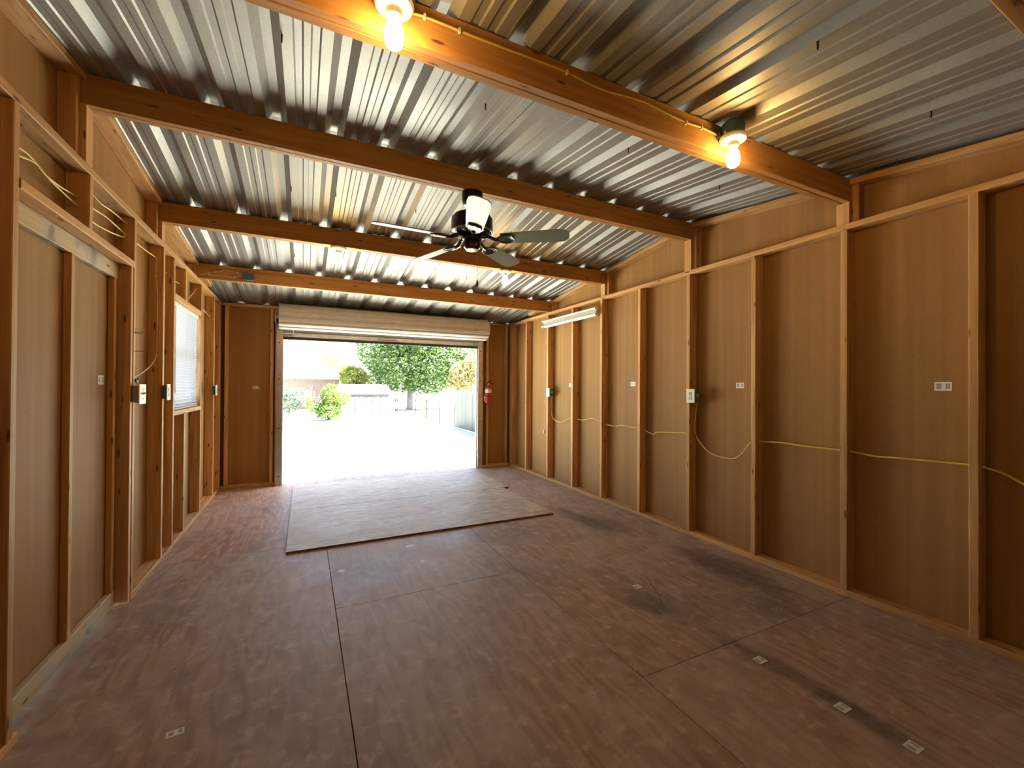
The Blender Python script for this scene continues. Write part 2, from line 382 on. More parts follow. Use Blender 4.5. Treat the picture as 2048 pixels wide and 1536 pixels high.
# dried spills and scuffs lying on the boards
def blob(name, x, y, rx, ry, rot, mat, parent, z=0.0006, n=18, jag=0.35):
    vs_ = []
    for i in range(n):
        t = 2*PI*i/n; k = 1+random.uniform(-jag, jag)
        u, v = rx*k*math.cos(t), ry*k*math.sin(t)
        vs_.append((x+u*math.cos(rot)-v*math.sin(rot), y+u*math.sin(rot)+v*math.cos(rot), z))
    return mesh_obj(name, vs_, [tuple(range(n))], mat, parent, origin=(x, y, z))
def stainmat(name, c, alpha):
    m, nt, b = new_mat(name)
    tc = N(nt, 'ShaderNodeTexCoord'); n = N(nt, 'ShaderNodeTexNoise'); n.inputs['Scale'].default_value = 9; n.inputs['Detail'].default_value = 8; L(nt, tc.outputs['Object'], n.inputs['Vector'])
    g = N(nt, 'ShaderNodeTexGradient'); g.gradient_type = 'SPHERICAL'
    mp = N(nt, 'ShaderNodeMapping'); mp.inputs['Location'].default_value = (-0.5, -0.5, -0.5); mp.inputs['Scale'].default_value = (2, 2, 2)
    mp.vector_type = 'POINT'
    L(nt, tc.outputs['Generated'], mp.inputs[0])
    sc = N(nt, 'ShaderNodeVectorMath', operation='MULTIPLY_ADD'); sc.inputs[1].default_value = (2, 2, 0); sc.inputs[2].default_value = (-1, -1, 0)
    L(nt, tc.outputs['Generated'], sc.inputs[0]); L(nt, sc.outputs[0], g.inputs[0])
    mu = N(nt, 'ShaderNodeMath', operation='MULTIPLY'); L(nt, g.outputs['Fac'], mu.inputs[0]); L(nt, n.outputs[0], mu.inputs[1])
    mr = N(nt, 'ShaderNodeMapRange'); mr.inputs['From Min'].default_value = 0.05; mr.inputs['From Max'].default_value = 0.32; mr.inputs['To Max'].default_value = alpha; L(nt, mu.outputs[0], mr.inputs[0])
    L(nt, mr.outputs[0], b.inputs['Alpha']); b.inputs['Base Color'].default_value = col(c); b.inputs['Roughness'].default_value = 0.55
    return m
M['stain'] = stainmat('dark_spill', (0.055, 0.046, 0.043), 0.28)
for (x, y, rx, ry, ro) in [(2.47, 3.60, 0.09, 0.34, 0.1), (2.62, 3.25, 0.16, 0.3, 0), (2.78, 2.15, 0.13, 0.42, 0.05), (2.04, 1.10, 0.05, 0.22, 0), (1.98, 1.40, 0.05, 0.18, 0), (1.93, 1.93, 0.09, 0.16, 0.4), (2.03, 0.86, 0.05, 0.2, 0)]:
    blob('floor_stain', x, y, rx*1.5, ry*1.5, ro, M['stain'], fl)

arc = [(2.157, 2.271), (2.126, 2.18), (2.07, 2.076), (2.033, 2.003), (1.988, 1.938), (1.933, 1.896), (1.893, 1.889)]
vs_ = []
for i, (x, y) in enumerate(arc):
    w = 0.004 if 0 < i < len(arc)-1 else 0.001
    vs_ += [(x-w, y-w*0.4, 0.0007), (x+w, y+w*0.4, 0.0007)]
mesh_obj('floor_scuff', vs_, [(2*i, 2*i+1, 2*i+3, 2*i+2) for i in range(len(arc)-1)], plain('dark_scuff', (0.10, 0.075, 0.065), 0.6), fl)
# ------------------------------------------------------------------ side walls
def panel_yz(wall, x0, x1, y0, y1, z0, z1=None):
    top = [(y1, z1 if z1 else roof_z(y1)+0.004)]
    if not z1 and y0 < RIDGE_Y < y1: top.append((RIDGE_Y, RIDGE_Z+0.004))
    top.append((y0, z1 if z1 else roof_z(y0)+0.004))
    G().prism([(y0, z0), (y1, z0)]+top, 'x', x0, x1).build('wall_panel', M['hardboard'], wall)

BEAM_Y = [0.385, 1.465, 2.692, 3.90, 5.10]      # near faces of the doubled roof beams
BEAM_W, BEAM_D = 0.077, 0.145
def beam_top(y): return min(roof_z(y), roof_z(y+BEAM_W))-0.001 if not (y < RIDGE_Y < y+BEAM_W) else RIDGE_Z-0.006

def side_framing(wall, xs, xr, inner_sign):
    """plates, raised posts under the beams and the rake boards; xs siding, xr room face"""
    lo, hi = min(xs, xr), max(xs, xr)
    for (a, b) in ((SB, 1.50), (1.50, 3.97), (3.97, SF)):
        board('top_plate', lo, hi, a+0.001, b-0.001, Z_PL, Z_PT, 'y', M['fir_y'], wall)
    for i, y in enumerate(BEAM_Y):
        bz = beam_top(y)-BEAM_D
        if bz-Z_PT > 0.01:
            board('beam_post', lo, hi, y+0.001, y+BEAM_W-0.001, Z_PT, bz, 'z', M['fir_z'], wall)
        # cripple standing beside the beam
        l2, h2 = (lo+0.0, hi-0.022) if inner_sign < 0 else (lo+0.022, hi)
        zt = roof_z(y-0.02)-T-0.004
        if zt-Z_PT > 0.03: board('cripple_stud', l2, h2, y-T-0.001, y-0.001, Z_PT, zt, 'z', M['fir_z'], wall)
    ys = [SB]+[v for y in BEAM_Y for v in (y, y+BEAM_W)]+[SF]
    for k in range(0, len(ys), 2):
        a, b = ys[k]+0.002, ys[k+1]-0.002
        if b > 5.6: b = 5.75
        sl = SLOPE if b <= RIDGE_Y+0.05 else -SLOPE
        yc = a; zc = roof_z(a) if sl > 0 else roof_z(a)
        zc = RIDGE_Z-SLOPE*abs(a-RIDGE_Y)
        if k == 0: a = -0.5; zc = roof_z(a); yc = a
        board('rake_board', lo, hi, a, b, zc-T-0.002, zc-0.002, 'y', M['fir_y'], wall, slope=sl, yc=yc)

# right wall
wr = empty('wall_right', (SR, 2.7, 0)); tag(wr, 'long stud wall of brown siding on the right with yellow cable', 'wall', kind='structure')
for (a, b) in ((SB, 0.30), (0.30, 1.497), (1.497, 2.723), (2.723, 3.966), (3.966, 5.174), (5.174, SF+0.012)):
    panel_yz(wr, SR, SR+0.012, a+0.0004, b-0.0004, -0.15)
board('bottom_plate', XR, SR, SB, 1.49, 0, T, 'y', M['fir_y'], wr)
board('bottom_plate', XR, SR, 1.491, 2.70, 0, T, 'y', M['fir_y'], wr)
board('bottom_plate', XR, SR, 2.702, SF, 0, T, 'y', M['fir_y'], wr)
STUD_R = [0.28, 0.892, 1.478, 2.088, 2.704, 3.326, 3.947, 4.539, 5.155, 5.802, 6.318, 6.36]
for y in STUD_R:
    board('stud', XR, SR, y, y+T, T, Z_PL, 'z', M['fir_z'], wr)
side_framing(wr, SR, XR, 1)

# left wall
wl = empty('wall_left', (SL, 2.7, 0)); tag(wl, 'stud wall of brown siding on the left with door and window', 'wall', kind='structure')
DOOR_Y0, DOOR_Y1, DOOR_H = 2.180, 3.305, 2.032
WIN_Y0, WIN_Y1, WIN_Z0, WIN_Z1 = 4.276, 5.246, 1.105, 2.012
for (a, b) in ((SB, 0.1), (0.1, 1.15), (1.15, DOOR_Y0)): panel_yz(wl, SL-0.012, SL, a+0.0004, b-0.0004, -0.15)
panel_yz(wl, SL-0.012, SL, DOOR_Y0, DOOR_Y1, DOOR_H+0.02)
panel_yz(wl, SL-0.012, SL, DOOR_Y1+0.0004, WIN_Y0, -0.15)
panel_yz(wl, SL-0.012, SL, WIN_Y0+0.0004, WIN_Y1, -0.15, WIN_Z0-0.02)
panel_yz(wl, SL-0.012, SL, WIN_Y0+0.0004, WIN_Y1, WIN_Z1+0.02)
panel_yz(wl, SL-0.012, SL, WIN_Y1+0.0004, SF+0.012, -0.15)
board('bottom_plate', SL, XL, SB, DOOR_Y0+0.03, 0, T, 'y', M['fir_y'], wl)
board('bottom_plate', SL, XL, DOOR_Y1+0.04, SF, 0, T, 'y', M['fir_y'], wl)
for y in (0.9, 1.52, 2.14, 3.347, 3.95, 4.236, 5.248, 5.94, 6.318, 6.36):
    board('stud', SL, XL, y, y+T, T, Z_PL, 'z', M['fir_z'], wl)
board('trimmer_stud', SL, XL-0.002, DOOR_Y1, DOOR_Y1+T-0.002, 0, DOOR_H, 'z', M['fir_z'], wl)
board('door_header', SL, XL+0.004, 2.179, 3.346, DOOR_H, DOOR_H+T, 'y', M['fir_y'], wl)
board('cripple_stud', SL, XL, 2.74, 2.778, DOOR_H+T, Z_PL, 'z', M['fir_z'], wl)
board('cripple_stud', SL, XL, 4.595, 4.633, T, WIN_Z0-0.04, 'z', M['fir_z'], wl)
board('cripple_stud', SL, XL, 4.61, 4.648, WIN_Z1+0.05, Z_PL, 'z', M['fir_z'], wl)
board('window_header', SL, XL, WIN_Y0, WIN_Y1, WIN_Z1, WIN_Z1+0.05, 'y', M['fir_y'], wl)
board('window_sill', SL, XL, WIN_Y0, WIN_Y1, WIN_Z0-0.04, WIN_Z0, 'y', M['fir_y'], wl)
side_framing(wl, SL, XL, -1)
board('door_light_block', SL-0.034, SL-0.013, DOOR_Y1-0.045, DOOR_Y1+0.03, 0.03, DOOR_H+0.05, 'z', M['weathered_z'], wl)  # strips added outside to block daylight leaking round the side door
board('door_light_block', SL-0.034, SL-0.013, DOOR_Y0-0.03, DOOR_Y0+0.03, 0.03, DOOR_H+0.05, 'z', M['weathered_z'], wl)
board('door_light_block', SL-0.034, SL-0.013, DOOR_Y0+0.031, DOOR_Y1-0.046, DOOR_H-0.03, DOOR_H+0.05, 'y', M['weathered_y'], wl)

# far wall with the big opening
wf = empty('wall_far', (1.0, SF, 0)); tag(wf, 'far stud wall around the open roll-up door', 'wall', kind='structure')
OX0, OX1, OZ = -0.300, 2.590, 1.96
zf = roof_z(SF)-0.002
def panel_xz(wall, y0, y1, x0, x1, z0, z1): G().box(x0, x1, y0, y1, z0, z1).build('wall_panel', M['hardboard'], wall)
panel_xz(wf, SF, SF+0.012, SL, OX0-0.001, -0.15, zf)
panel_xz(wf, SF, SF+0.012, OX1+0.001, SR, -0.15, zf)
panel_xz(wf, SF, SF+0.012, OX0, OX1, OZ, zf)
board('bottom_plate', XL, OX0-0.0, YF, SF, 0, T, 'x', M['fir_x'], wf)
board('bottom_plate', OX1+0.0, XR, YF, SF, 0, T, 'x', M['fir_x'], wf)
ztp = roof_z(SF)-0.003
board('top_plate', XL, 1.1, YF, SF, ztp-T, ztp, 'x', M['fir_x'], wf)
board('top_plate', 1.101, XR, YF, SF, ztp-T, ztp, 'x', M['fir_x'], wf)
for x in (-0.897, -0.395, OX0-T, OX1, 2.682, XR-0.075):
    board('stud', x, x+T, YF, SF, T, ztp-T, 'z', M['fir_z'], wf)
board('door_header', OX0, OX1, YF, SF, OZ, OZ+0.14, 'x', M['fir_x'], wf)
# unseen board added outside to block light leaking in through the eave ribs
board('eave_light_block', SL-0.05, SR+0.05, SF+0.07, SF+0.09, 2.20, 2.44, 'x', M['weathered_x'], wf)

wb = empty('wall_back', (1.0, SB, 0)); tag(wb, 'brown siding wall behind the viewer', 'wall', kind='structure')
for (a, b) in ((SL, 0.0), (0.0, 1.2), (1.2, 2.4), (2.4, SR)): panel_xz(wb, SB-0.012, SB, a, b-0.001, -0.15, roof_z(SB))

# ------------------------------------------------------------------ ceiling: beams and ribbed roof sheets
ce = empty('ceiling', (1.08, RIDGE_Y, RIDGE_Z)); tag(ce, 'bare galvanised rib roof over doubled wooden beams', 'ceiling', kind='structure')
for i, y in enumerate(BEAM_Y):
    zt = beam_top(y)
    for k in range(2):
        dz = random.uniform(-0.002, 0.002)
        a = y+k*0.039
        board('beam_board', SL+0.002, SR-0.002, a, a+0.038, zt-BEAM_D+dz, zt, 'x', M['beam'], ce)
RIB = 0.2945
def sheet(x0, nrib, far, lift):
    pts = [(-0.052, 0)]
    for k in range(nrib+1):
        b = k*RIB
        pts += [(b-0.052, 0.0), (b-0.019, 0.032), (b+0.019, 0.032), (b+0.052, 0.0)]
        if k < nrib:
            for mc in (0.115, 0.180): pts += [(b+mc-0.020, 0.0), (b+mc-0.013, 0.006), (b+mc+0.013, 0.006), (b+mc+0.020, 0.0)]
    pts = [p for i, p in enumerate(pts) if i == 0 or p != pts[i-1]]
    ya, yb = (RIDGE_Y+0.0, SF+0.14) if far else (SB-0.14, RIDGE_Y-0.0)
    ys = [ya, yb]; vs_ = []; n = len(pts)
    for y in ys:
        for (u, v) in pts: vs_.append((x0+u, y, roof_z(y)+v+lift))
    fs = [(i, i+1, n+i+1, n+i) for i in range(n-1)]
    o = mesh_obj('roof_sheet', vs_, fs, M['roof'], ce, origin=(x0+0.44, (ya+yb)/2, roof_z((ya+yb)/2)))
    md = o.modifiers.new('thickness', 'SOLIDIFY'); md.thickness = 0.0012; md.offset = 1.0
    return o
for far in (True, False):
    for k in range(5):
        sheet(-0.145+(k-1)*3*RIB, 3, far, 0.0006+0.0022*(k % 2))
rc = G()  # unseen cap added over the ridge to keep light from leaking in
rc.prism([(RIDGE_Y-0.18, RIDGE_Z+0.022), (RIDGE_Y, RIDGE_Z+0.044), (RIDGE_Y+0.18, RIDGE_Z+0.022), (RIDGE_Y+0.18, RIDGE_Z+0.026), (RIDGE_Y, RIDGE_Z+0.050), (RIDGE_Y-0.18, RIDGE_Z+0.026)], 'x', SL-0.1, SR+0.12)
rc.build('ridge_light_block', M['roof'], ce)
for s_ in (SL-0.075, SR+0.05):
    g = G(); g.prism([(SB-0.1, 2.2), (SF+0.1, 2.2), (SF+0.1, roof_z(SF)+0.06), (RIDGE_Y, RIDGE_Z+0.06), (SB-0.1, roof_z(SB)+0.06)], 'x', s_, s_+0.02); g.build('gable_trim', M['weathered_y'], ce)
# screw tips coming through the sheets
def screw(x, y):
    z = roof_z(y)+0.001
    g = G().lathe([(0.0045, 0.0), (0.0032, -0.006), (0.003, -0.026), (0.0006, -0.034)], (x, y, z), 6)
    g.build('screw_tip', M['screw'], ce)
for y in (1.94, 3.39, 4.58, 0.865):
    for k in range(-1, 11):
        x = -0.145+RIB*k+0.056
        if k % 3 == 0 or (k % 3 == 1 and y == 3.39): screw(x+random.uniform(-0.004, 0.004), y+random.uniform(-0.05, 0.05))

# ------------------------------------------------------------------ roll-up door
d1 = empty('door_1', (1.15, YF, 0)); tag(d1, 'white ribbed roll-up door coiled above the wide opening', 'door', kind='structure')
DC = (6.20, 2.205)
def roll_profile(r, nb=13, ph=0.35):
    pts = []
    for i in range(nb):
        t0 = 2*PI*i/nb+ph; st = 2*PI/nb
        for (u, k) in ((0.0, 0.93), (0.08, 0.905), (0.16, 0.975), (0.28, 1.0), (0.68, 1.0), (0.86, 0.975), (0.95, 0.93)):
            pts.append((DC[0]+r*k*math.cos(t0+u*st), DC[1]+r*k*math.sin(t0+u*st)))
    return pts
roll = G().prism(roll_profile(0.165), 'x', -0.285, 2.585).build('curtain_roll', M['door_white'], d1)
auto_smooth(roll, 25)
G().prism([(DC[0]+0.03*math.cos(t), DC[1]+0.03*math.sin(t)) for t in [i*PI/6 for i in range(12)]], 'x', -0.335, 2.64).build('axle', M['grey_steel'], d1)
G().box(-0.335, -0.325, 6.16, 6.40, 2.13, 2.27).build('end_bracket', M['grey_steel'], d1)
G().box(2.628, 2.638, 6.16, 6.40, 2.13, 2.27).build('end_bracket', M['grey_steel'], d1)
# hanging end of the curtain
def slat_prof(z0, z1, y): 
    m = (z0+z1)/2; h = (z1-z0)
    return [(y, z0), (y-0.004, z0+0.006), (y-0.016, z0+0.014), (y-0.016, z1-0.014), (y-0.004, z1-0.006), (y, z1), (y+0.002, z1), (y+0.002, z0)]
for (a, b) in ((2.075, 2.13), (2.020, 2.068)):
    G().prism(slat_prof(a, b, 6.375), 'x', -0.25, 2.51).build('curtain_slat', M['grey_steel'], d1)
G().prism([(6.352, 1.962), (6.382, 1.962), (6.382, 2.016), (6.376, 2.016), (6.376, 1.968), (6.352, 1.968)], 'x', -0.25, 2.51).build('bottom_bar', M['galv'], d1)
G().prism([(6.356, 1.925), (6.378, 1.925), (6.380, 1.9615), (6.354, 1.9615)], 'x', -0.245, 2.505).build('rubber_seal', M['rubber'], d1)
for (x0, x1, s_) in ((-0.322, -0.250, 1), (2.512, 2.584, -1)):
    g = G(); zt = 2.13
    g.box(x0, x1, 6.392, 6.398, 0.0, zt)                          # rear flange
    g.box(x0, x1, 6.340, 6.345, 0.0, zt)                          # front flange
    xo = x0 if s_ > 0 else x1
    g.box(min(xo, xo+s_*0.005), max(xo, xo+s_*0.005), 6.345, 6.392, 0.0, zt)
    g.build('guide_track', M['galv'], d1)
    xi = x1 if s_ > 0 else x0
    G().box(xi-0.006, xi+0.006, 6.399, 6.44, 0.0, 1.98).build('jamb_strip', M['white_plastic'] if s_ < 0 else M['grey_steel'], d1)
    xb = (x0+0.01, x0+0.21) if s_ > 0 else (x1-0.12, x1-0.01)
    G().box(xb[0], xb[1], 6.330, 6.339, 1.995, 2.012).build('stop_bracket', M['galv'], d1)
    xp = xb[1]-0.02 if s_ > 0 else xb[0]
    G().box(xp, xp+0.012, 6.318, 6.332, 1.965, 2.055).build('stop_pin', M['galv'], d1)
    for z in (0.12, 0.75, 1.4, 1.88):
        G().lathe([(0.008, 0), (0.008, -0.004), (0.004, -0.007)], ((x0+x1)/2, 6.340, z), 8, 'y').build('track_bolt', M['iron'], d1)
G().box(0.95, 1.25, 6.34, 6.352, 1.985, 2.0).build('lift_handle', M['grey_steel'], d1)
G().tube([(1.32, 6.35, 1.962), (1.322, 6.35, 1.90), (1.318, 6.35, 1.83)], 0.003, 5).build('pull_cord', M['rubber'], d1)

# ------------------------------------------------------------------ framed door in the left wall
d2 = empty('door_2', (-1.0, 2.74, 0)); tag(d2, 'board framed side door with grey weathered rails on the left', 'door', kind='structure')
DX0, DX1 = SL+0.002, -0.992
board('door_rail', DX0, DX1, 2.192, 3.292, 1.942, 2.028, 'y', M['weathered_y'], d2)
board('door_rail', DX0, DX1, 2.192, 3.280, 0.018, 0.104, 'y', M['weathered_y'], d2)
for y in (2.192, 2.725, 3.235): board('door_stile', DX0, DX1, y, y+0.036, 0.104, 1.942, 'z', M['fir_z'], d2)
G().box(SL-0.012, SL+0.001, 2.186, 3.286, 0.012, 2.028).build('door_panel', M['hardboard'], d2)

# ------------------------------------------------------------------ window and blind
w1 = empty('window_1', (SL, 4.76, WIN_Z0)); tag(w1, 'small window behind a white blind in the left wall', 'window', kind='structure')
ya, yb, za, zb = WIN_Y0+0.001, WIN_Y1-0.001, WIN_Z0+0.001, WIN_Z1-0.001
for (a, b, c, d, ax) in ((ya, yb, za, za+0.04, 'y'), (ya, yb, zb-0.04, zb, 'y'), (ya, ya+0.04, za+0.04, zb-0.04, 'z'), (yb-0.04, yb, za+0.04, zb-0.04, 'z')):
    board('window_frame', SL-0.03, SL+0.02, a, b, c, d, ax, M['white_plastic'], w1)
board('meeting_rail', SL-0.02, SL+0.012, ya+0.04, yb-0.04, 1.545, 1.58, 'y', M['white_plastic'], w1)
G().box(SL-0.006, SL-0.002, ya+0.04, yb-0.04, za+0.04, 1.545).build('pane', M['glass'], w1)
G().box(SL-0.006, SL-0.002, ya+0.04, yb-0.04, 1.58, zb-0.04).build('pane', M['glass'], w1)
bl = empty('venetian_blind', (-0.968, 4.76, WIN_Z0)); tag(bl, 'white slatted blind lowered over the small left window', 'blind')
BX = -0.966; b0, b1 = WIN_Y0+0.006, WIN_Y1-0.03
board('head_rail', BX-0.014, BX+0.014, b0, b1, WIN_Z1-0.030, WIN_Z1-0.002, 'y', M['white_plastic'], bl)
nsl = 34; ztop, zbot = WIN_Z1-0.042, WIN_Z0+0.022
sl_mesh = None
for i in range(nsl):
    z = ztop-(ztop-zbot)*i/(nsl-1)
    if sl_mesh is None:
        g = G(); n = 5; sec = []
        for k in range(n):
            u = (k/(n-1)-0.5)*0.0275; arch = 0.0022*(1-(2*k/(n-1)-1)**2); t = math.radians(60)
            sec.append((u*math.cos(t)-arch*math.sin(t)*-1, u*math.sin(t)+arch*math.cos(t)))
        sec2 = [(a+0.0004, b+0.0005) for a, b in sec]
        g.prism([(a, b) for a, b in sec]+sec2[::-1], 'y', b0-4.76, b1-4.76)
        so = g.build('slat', M['slat'], None, origin=(0, 0, 0)); sl_mesh = so.data
    else:
        so = bpy.data.objects.new('slat', sl_mesh); C.objects.link(so)
    so.parent = bl; so.location = (BX+0.968, 0, z-WIN_Z0)
board('bottom_rail', BX-0.010, BX+0.010, b0, b1, WIN_Z0+0.002, WIN_Z0+0.014, 'y', M['white_plastic'], bl)
for y in (b0+0.12, (b0+b1)/2, b1-0.12):
    G().tube([(BX+0.013, y, zbot), (BX+0.013, y, ztop)], 0.0009, 4).build('ladder_cord', M['white_plastic'], bl)
G().tube([(BX+0.02, b0+0.05, ztop), (BX+0.022, b0+0.05, 1.25)], 0.004, 6).build('tilt_wand', M['white_plastic'], bl)

# ------------------------------------------------------------------ loose sheets on the floor
for (y0, y1, x0, x1, lab) in ((3.742, 4.955, -0.112, 2.325, 'loose pale plywood sheet on the floor, the nearer of two, dark front edge'),
                              (4.960, 6.175, -0.110, 2.400, 'loose pale plywood sheet on the floor right at the roll-up door opening')):
    t = G().board(x0, x1, y0, y1, 0.0008, 0.0185, 'x', ch=0.001).build('plywood_sheet', M['loose_ply'])
    t.data.materials.append(M['ply_edge'])
    for p in t.data.polygons:
        if abs(p.normal.z) < 0.5: p.material_index = 1
    tag(t, lab, 'plywood sheet', 'loose plywood sheets')

# ------------------------------------------------------------------ ceiling fan
fan = empty('ceiling_fan', (1.03, 2.73, 2.65)); tag(fan, 'black five blade ceiling fan with pale blades under the ridge beam', 'ceiling fan')
fc = (1.03, 2.73)
zt_ = beam_top(BEAM_Y[2])-BEAM_D
auto_smooth(G().lathe([(0.070, zt_-0.003), (0.072, zt_-0.03), (0.069, zt_-0.07), (0.055, zt_-0.092), (0.026, zt_-0.102)], (*fc, 0), 28).build('canopy', M['fan_black'], fan))
G().lathe([(0.014, zt_-0.10), (0.014, 2.50)], (*fc, 0), 12).build('down_rod', M['fan_black'], fan)
mo = auto_smooth(G().lathe([(0.03, 2.507), (0.085, 2.500), (0.125, 2.485), (0.141, 2.462), (0.142, 2.395), (0.139, 2.372), (0.120, 2.362), (0.06, 2.356)], (*fc, 0), 36).build('motor_housing', M['fan_black'], fan))
auto_smooth(G().lathe([(0.1425, 2.378), (0.1435, 2.374), (0.1405, 2.368), (0.136, 2.3685)], (*fc, 0), 36, cap=False).build('trim_ring', M['fan_edge'], mo))
for k in range(20):
    t = 2*PI*k/20+0.05; c_, s_ = math.cos(t), math.sin(t)
    g = G().board(0.072, 0.122, -0.0035, 0.0035, -0.004, 0.0, 'x', ch=0.001)
    g.xf(Matrix.Translation((fc[0], fc[1], 2.362)) @ Matrix.Rotation(t, 4, 'Z')).build('vent_rib', M['fan_edge'], mo)
auto_smooth(G().lathe([(0.058, 2.357), (0.066, 2.345), (0.066, 2.325), (0.056, 2.315), (0.060, 2.305), (0.057, 2.270), (0.045, 2.258)], (*fc, 0), 28).build('switch_housing', M['fan_black'], fan))
auto_smooth(G().lathe([(0.043, 2.2575), (0.041, 2.252), (0.012, 2.248)], (*fc, 0), 24).build('bottom_cap', M['fan_edge'], fan))
blade_outline = [(0.20, -0.050), (0.215, -0.056), (0.40, -0.064), (0.58, -0.070), (0.635, -0.062), (0.660, -0.038), (0.665, 0.0), (0.660, 0.038), (0.635, 0.062), (0.58, 0.070), (0.40, 0.064), (0.215, 0.056), (0.20, 0.050)]
bm_me = im_me = em_me = None
for k in range(5):
    ang = math.radians(-35+72*k)
    Mx = Matrix.Rotation(math.radians(-14), 4, 'X')
    if k == 0:
        b = G().prism([(u, v) for u, v in blade_outline], 'z', 0.0, 0.006).xf(Mx).build('blade', M['fan_blade'], None, origin=(0, 0, 0))
        ir = G()
        ir.tube([(0.060, 0, 0.028), (0.11, 0.0, 0.022), (0.155, 0.0, -0.002), (0.185, 0, -0.007)], [0.016, 0.013, 0.012, 0.013], 8, 0)
        pl = [(0.17, -0.014), (0.20, -0.036), (0.235, -0.048), (0.275, -0.040), (0.292, 0.0), (0.275, 0.040), (0.235, 0.048), (0.20, 0.036), (0.17, 0.014)]
        pi_ = [(u*0.8+0.047, v*0.66) for u, v in pl]
        n = len(pl); vv = [(u, v, z) for z in (-0.0075, -0.0005) for (u, v) in pl]
        ir.add(vv, [tuple(range(n)), tuple(range(2*n-1, n-1, -1))]+[(i, (i+1) % n, n+(i+1) % n, n+i) for i in range(n)])
        ir.xf(Mx); irn = ir.build('blade_iron', M['fan_black'], None, origin=(0, 0, 0))
        ed = G(); ed.tube([(u, v, -0.008) for u, v in pl]+[(pl[0][0], pl[0][1], -0.008)], 0.0028, 5); ed.tube([(u, v, -0.008) for u, v in pi_]+[(pi_[0][0], pi_[0][1], -0.008)], 0.0018, 5)  # pale metal outlines stand in for the highlights along the iron's edges
        ed.xf(Mx); edg = ed.build('iron_highlight', M['fan_edge'], None, origin=(0, 0, 0))
        bm_me, im_me, em_me = b.data, irn.data, edg.data
    else:
        b = bpy.data.objects.new('blade', bm_me); irn = bpy.data.objects.new('blade_iron', im_me); edg = bpy.data.objects.new('iron_highlight', em_me)
        for o in (b, irn, edg): C.objects.link(o)
    b.parent = fan; irn.parent = b; edg.parent = b
    b.location = (0, 0, 2.322-2.65); b.rotation_euler = (0, 0, ang)
G().tube([(fc[0]+0.03, fc[1]-0.02, 2.262), (fc[0]+0.032, fc[1]-0.02, 2.05)], 0.0013, 5).build('pull_chain', M['brass'], fan)
G().lathe([(0.002, 2.052), (0.006, 2.035), (0.008, 2.012), (0.005, 2.0)], (fc[0]+0.032, fc[1]-0.02, 0), 10).build('pull_knob', M['black'], fan)

# ------------------------------------------------------------------ bulb lamps
def bulb_lamp(name, x, y, z, label, boxed, group='bare bulb lamps'):
    """porcelain holder facing down with its collar at height z"""
    r = empty(name, (x, y, z)); tag(r, label, 'lamp', group)
    auto_smooth(G().lathe([(0.062, z+0.018), (0.064, z+0.010), (0.058, z), (0.040, z-0.006), (0.030, z-0.012)], (x, y, 0), 28).build('lamp_holder', M['porcelain'], r))
    auto_smooth(G().lathe([(0.026, z-0.010), (0.025, z-0.030), (0.020, z-0.034)], (x, y, 0), 20).build('socket', M['porcelain'], r))
    auto_smooth(G().lathe([(0.016, z-0.0342), (0.020, z-0.048), (0.027, z-0.062), (0.030, z-0.080), (0.030, z-0.106), (0.026, z-0.122), (0.015, z-0.131), (0.002, z-0.134)], (x, y, 0), 20).build('bulb', M['bulb'], r), 60)
    for s_ in (-1, 1):
        G().lathe([(0.005, z+0.0005), (0.005, z-0.0025)], (x+s_*0.046, y, 0), 8).build('holder_screw', M['iron'], r)
    if boxed:
        n = 8; g = G().lathe([(0.050, z+0.088), (0.052, z+0.083), (0.052, z+0.0185)], (x, y, 0), n)
        g.build('junction_box', M['blue_box'], r)
        g = G().box(x-0.052, x+0.052, y+0.035, BEAM_Y[1]-0.001, z+0.03, z+0.055); g.build('box_flange', M['blue_box'], r)
        G().tube([(x-0.050, y, z+0.03), (x-0.062, y, z+0.026)], 0.006, 8).build('cable_clamp', M['galv'], r)
    return r
bulb_lamp('ceiling_lamp', 0.255, 1.405, 2.550, 'lit bare bulb lamp on beam nearest the viewer, upper left at the frame top', True)
bulb_lamp('ceiling_lamp', 1.912, 1.405, 2.550, 'lit bare bulb lamp on blue box on the nearest beam, to the right', True)
zb3 = beam_top(BEAM_Y[3])-BEAM_D
bulb_lamp('ceiling_lamp', 0.262, 3.935, zb3-0.020, 'lit bare bulb lamp under a farther beam, left of the fan', False)
bulb_lamp('ceiling_lamp', 1.848, 3.935, zb3-0.020, 'lit bare bulb lamp under a farther beam, below the fan on its right', False)

# ------------------------------------------------------------------ fluorescent fixture on the right wall
fx = empty('fluorescent_fixture', (XR-0.02, 4.6, 2.21)); tag(fx, 'white twin tube fluorescent fixture hung on the right wall studs', 'light fixture')
fy0, fy1 = 3.99, 5.22
fz = 2.205
body = G().prism([(XR-0.002, fz+0.050), (XR-0.030, fz+0.050), (XR-0.046, fz+0.022), (XR-0.046, fz-0.022), (XR-0.030, fz-0.050), (XR-0.002, fz-0.050)], 'y', fy0+0.01, fy1-0.01).build('housing', M['fixture'], fx)
for s_ in (1, -1):
    t = auto_smooth(G().lathe([(0.006, fy0+0.012), (0.0128, fy0+0.016), (0.0128, fy1-0.016), (0.006, fy1-0.012)], (XR-0.058, 0, fz+s_*0.036), 14, 'y').build('tube', M['tube_glass'], fx), 50)
    for y in (fy0, fy1-0.012):
        G().board(XR-0.072, XR-0.030, y, y+0.012, fz+s_*0.036-0.016, fz+s_*0.036+0.016, 'y', ch=0.004).build('tube_socket', M['white_plastic'], fx)
for y in (fy0, fy1-0.006): G().box(XR-0.050, XR-0.002, y+0.003, y+0.009, fz-0.052, fz+0.052).build('end_plate', M['fixture'], fx)
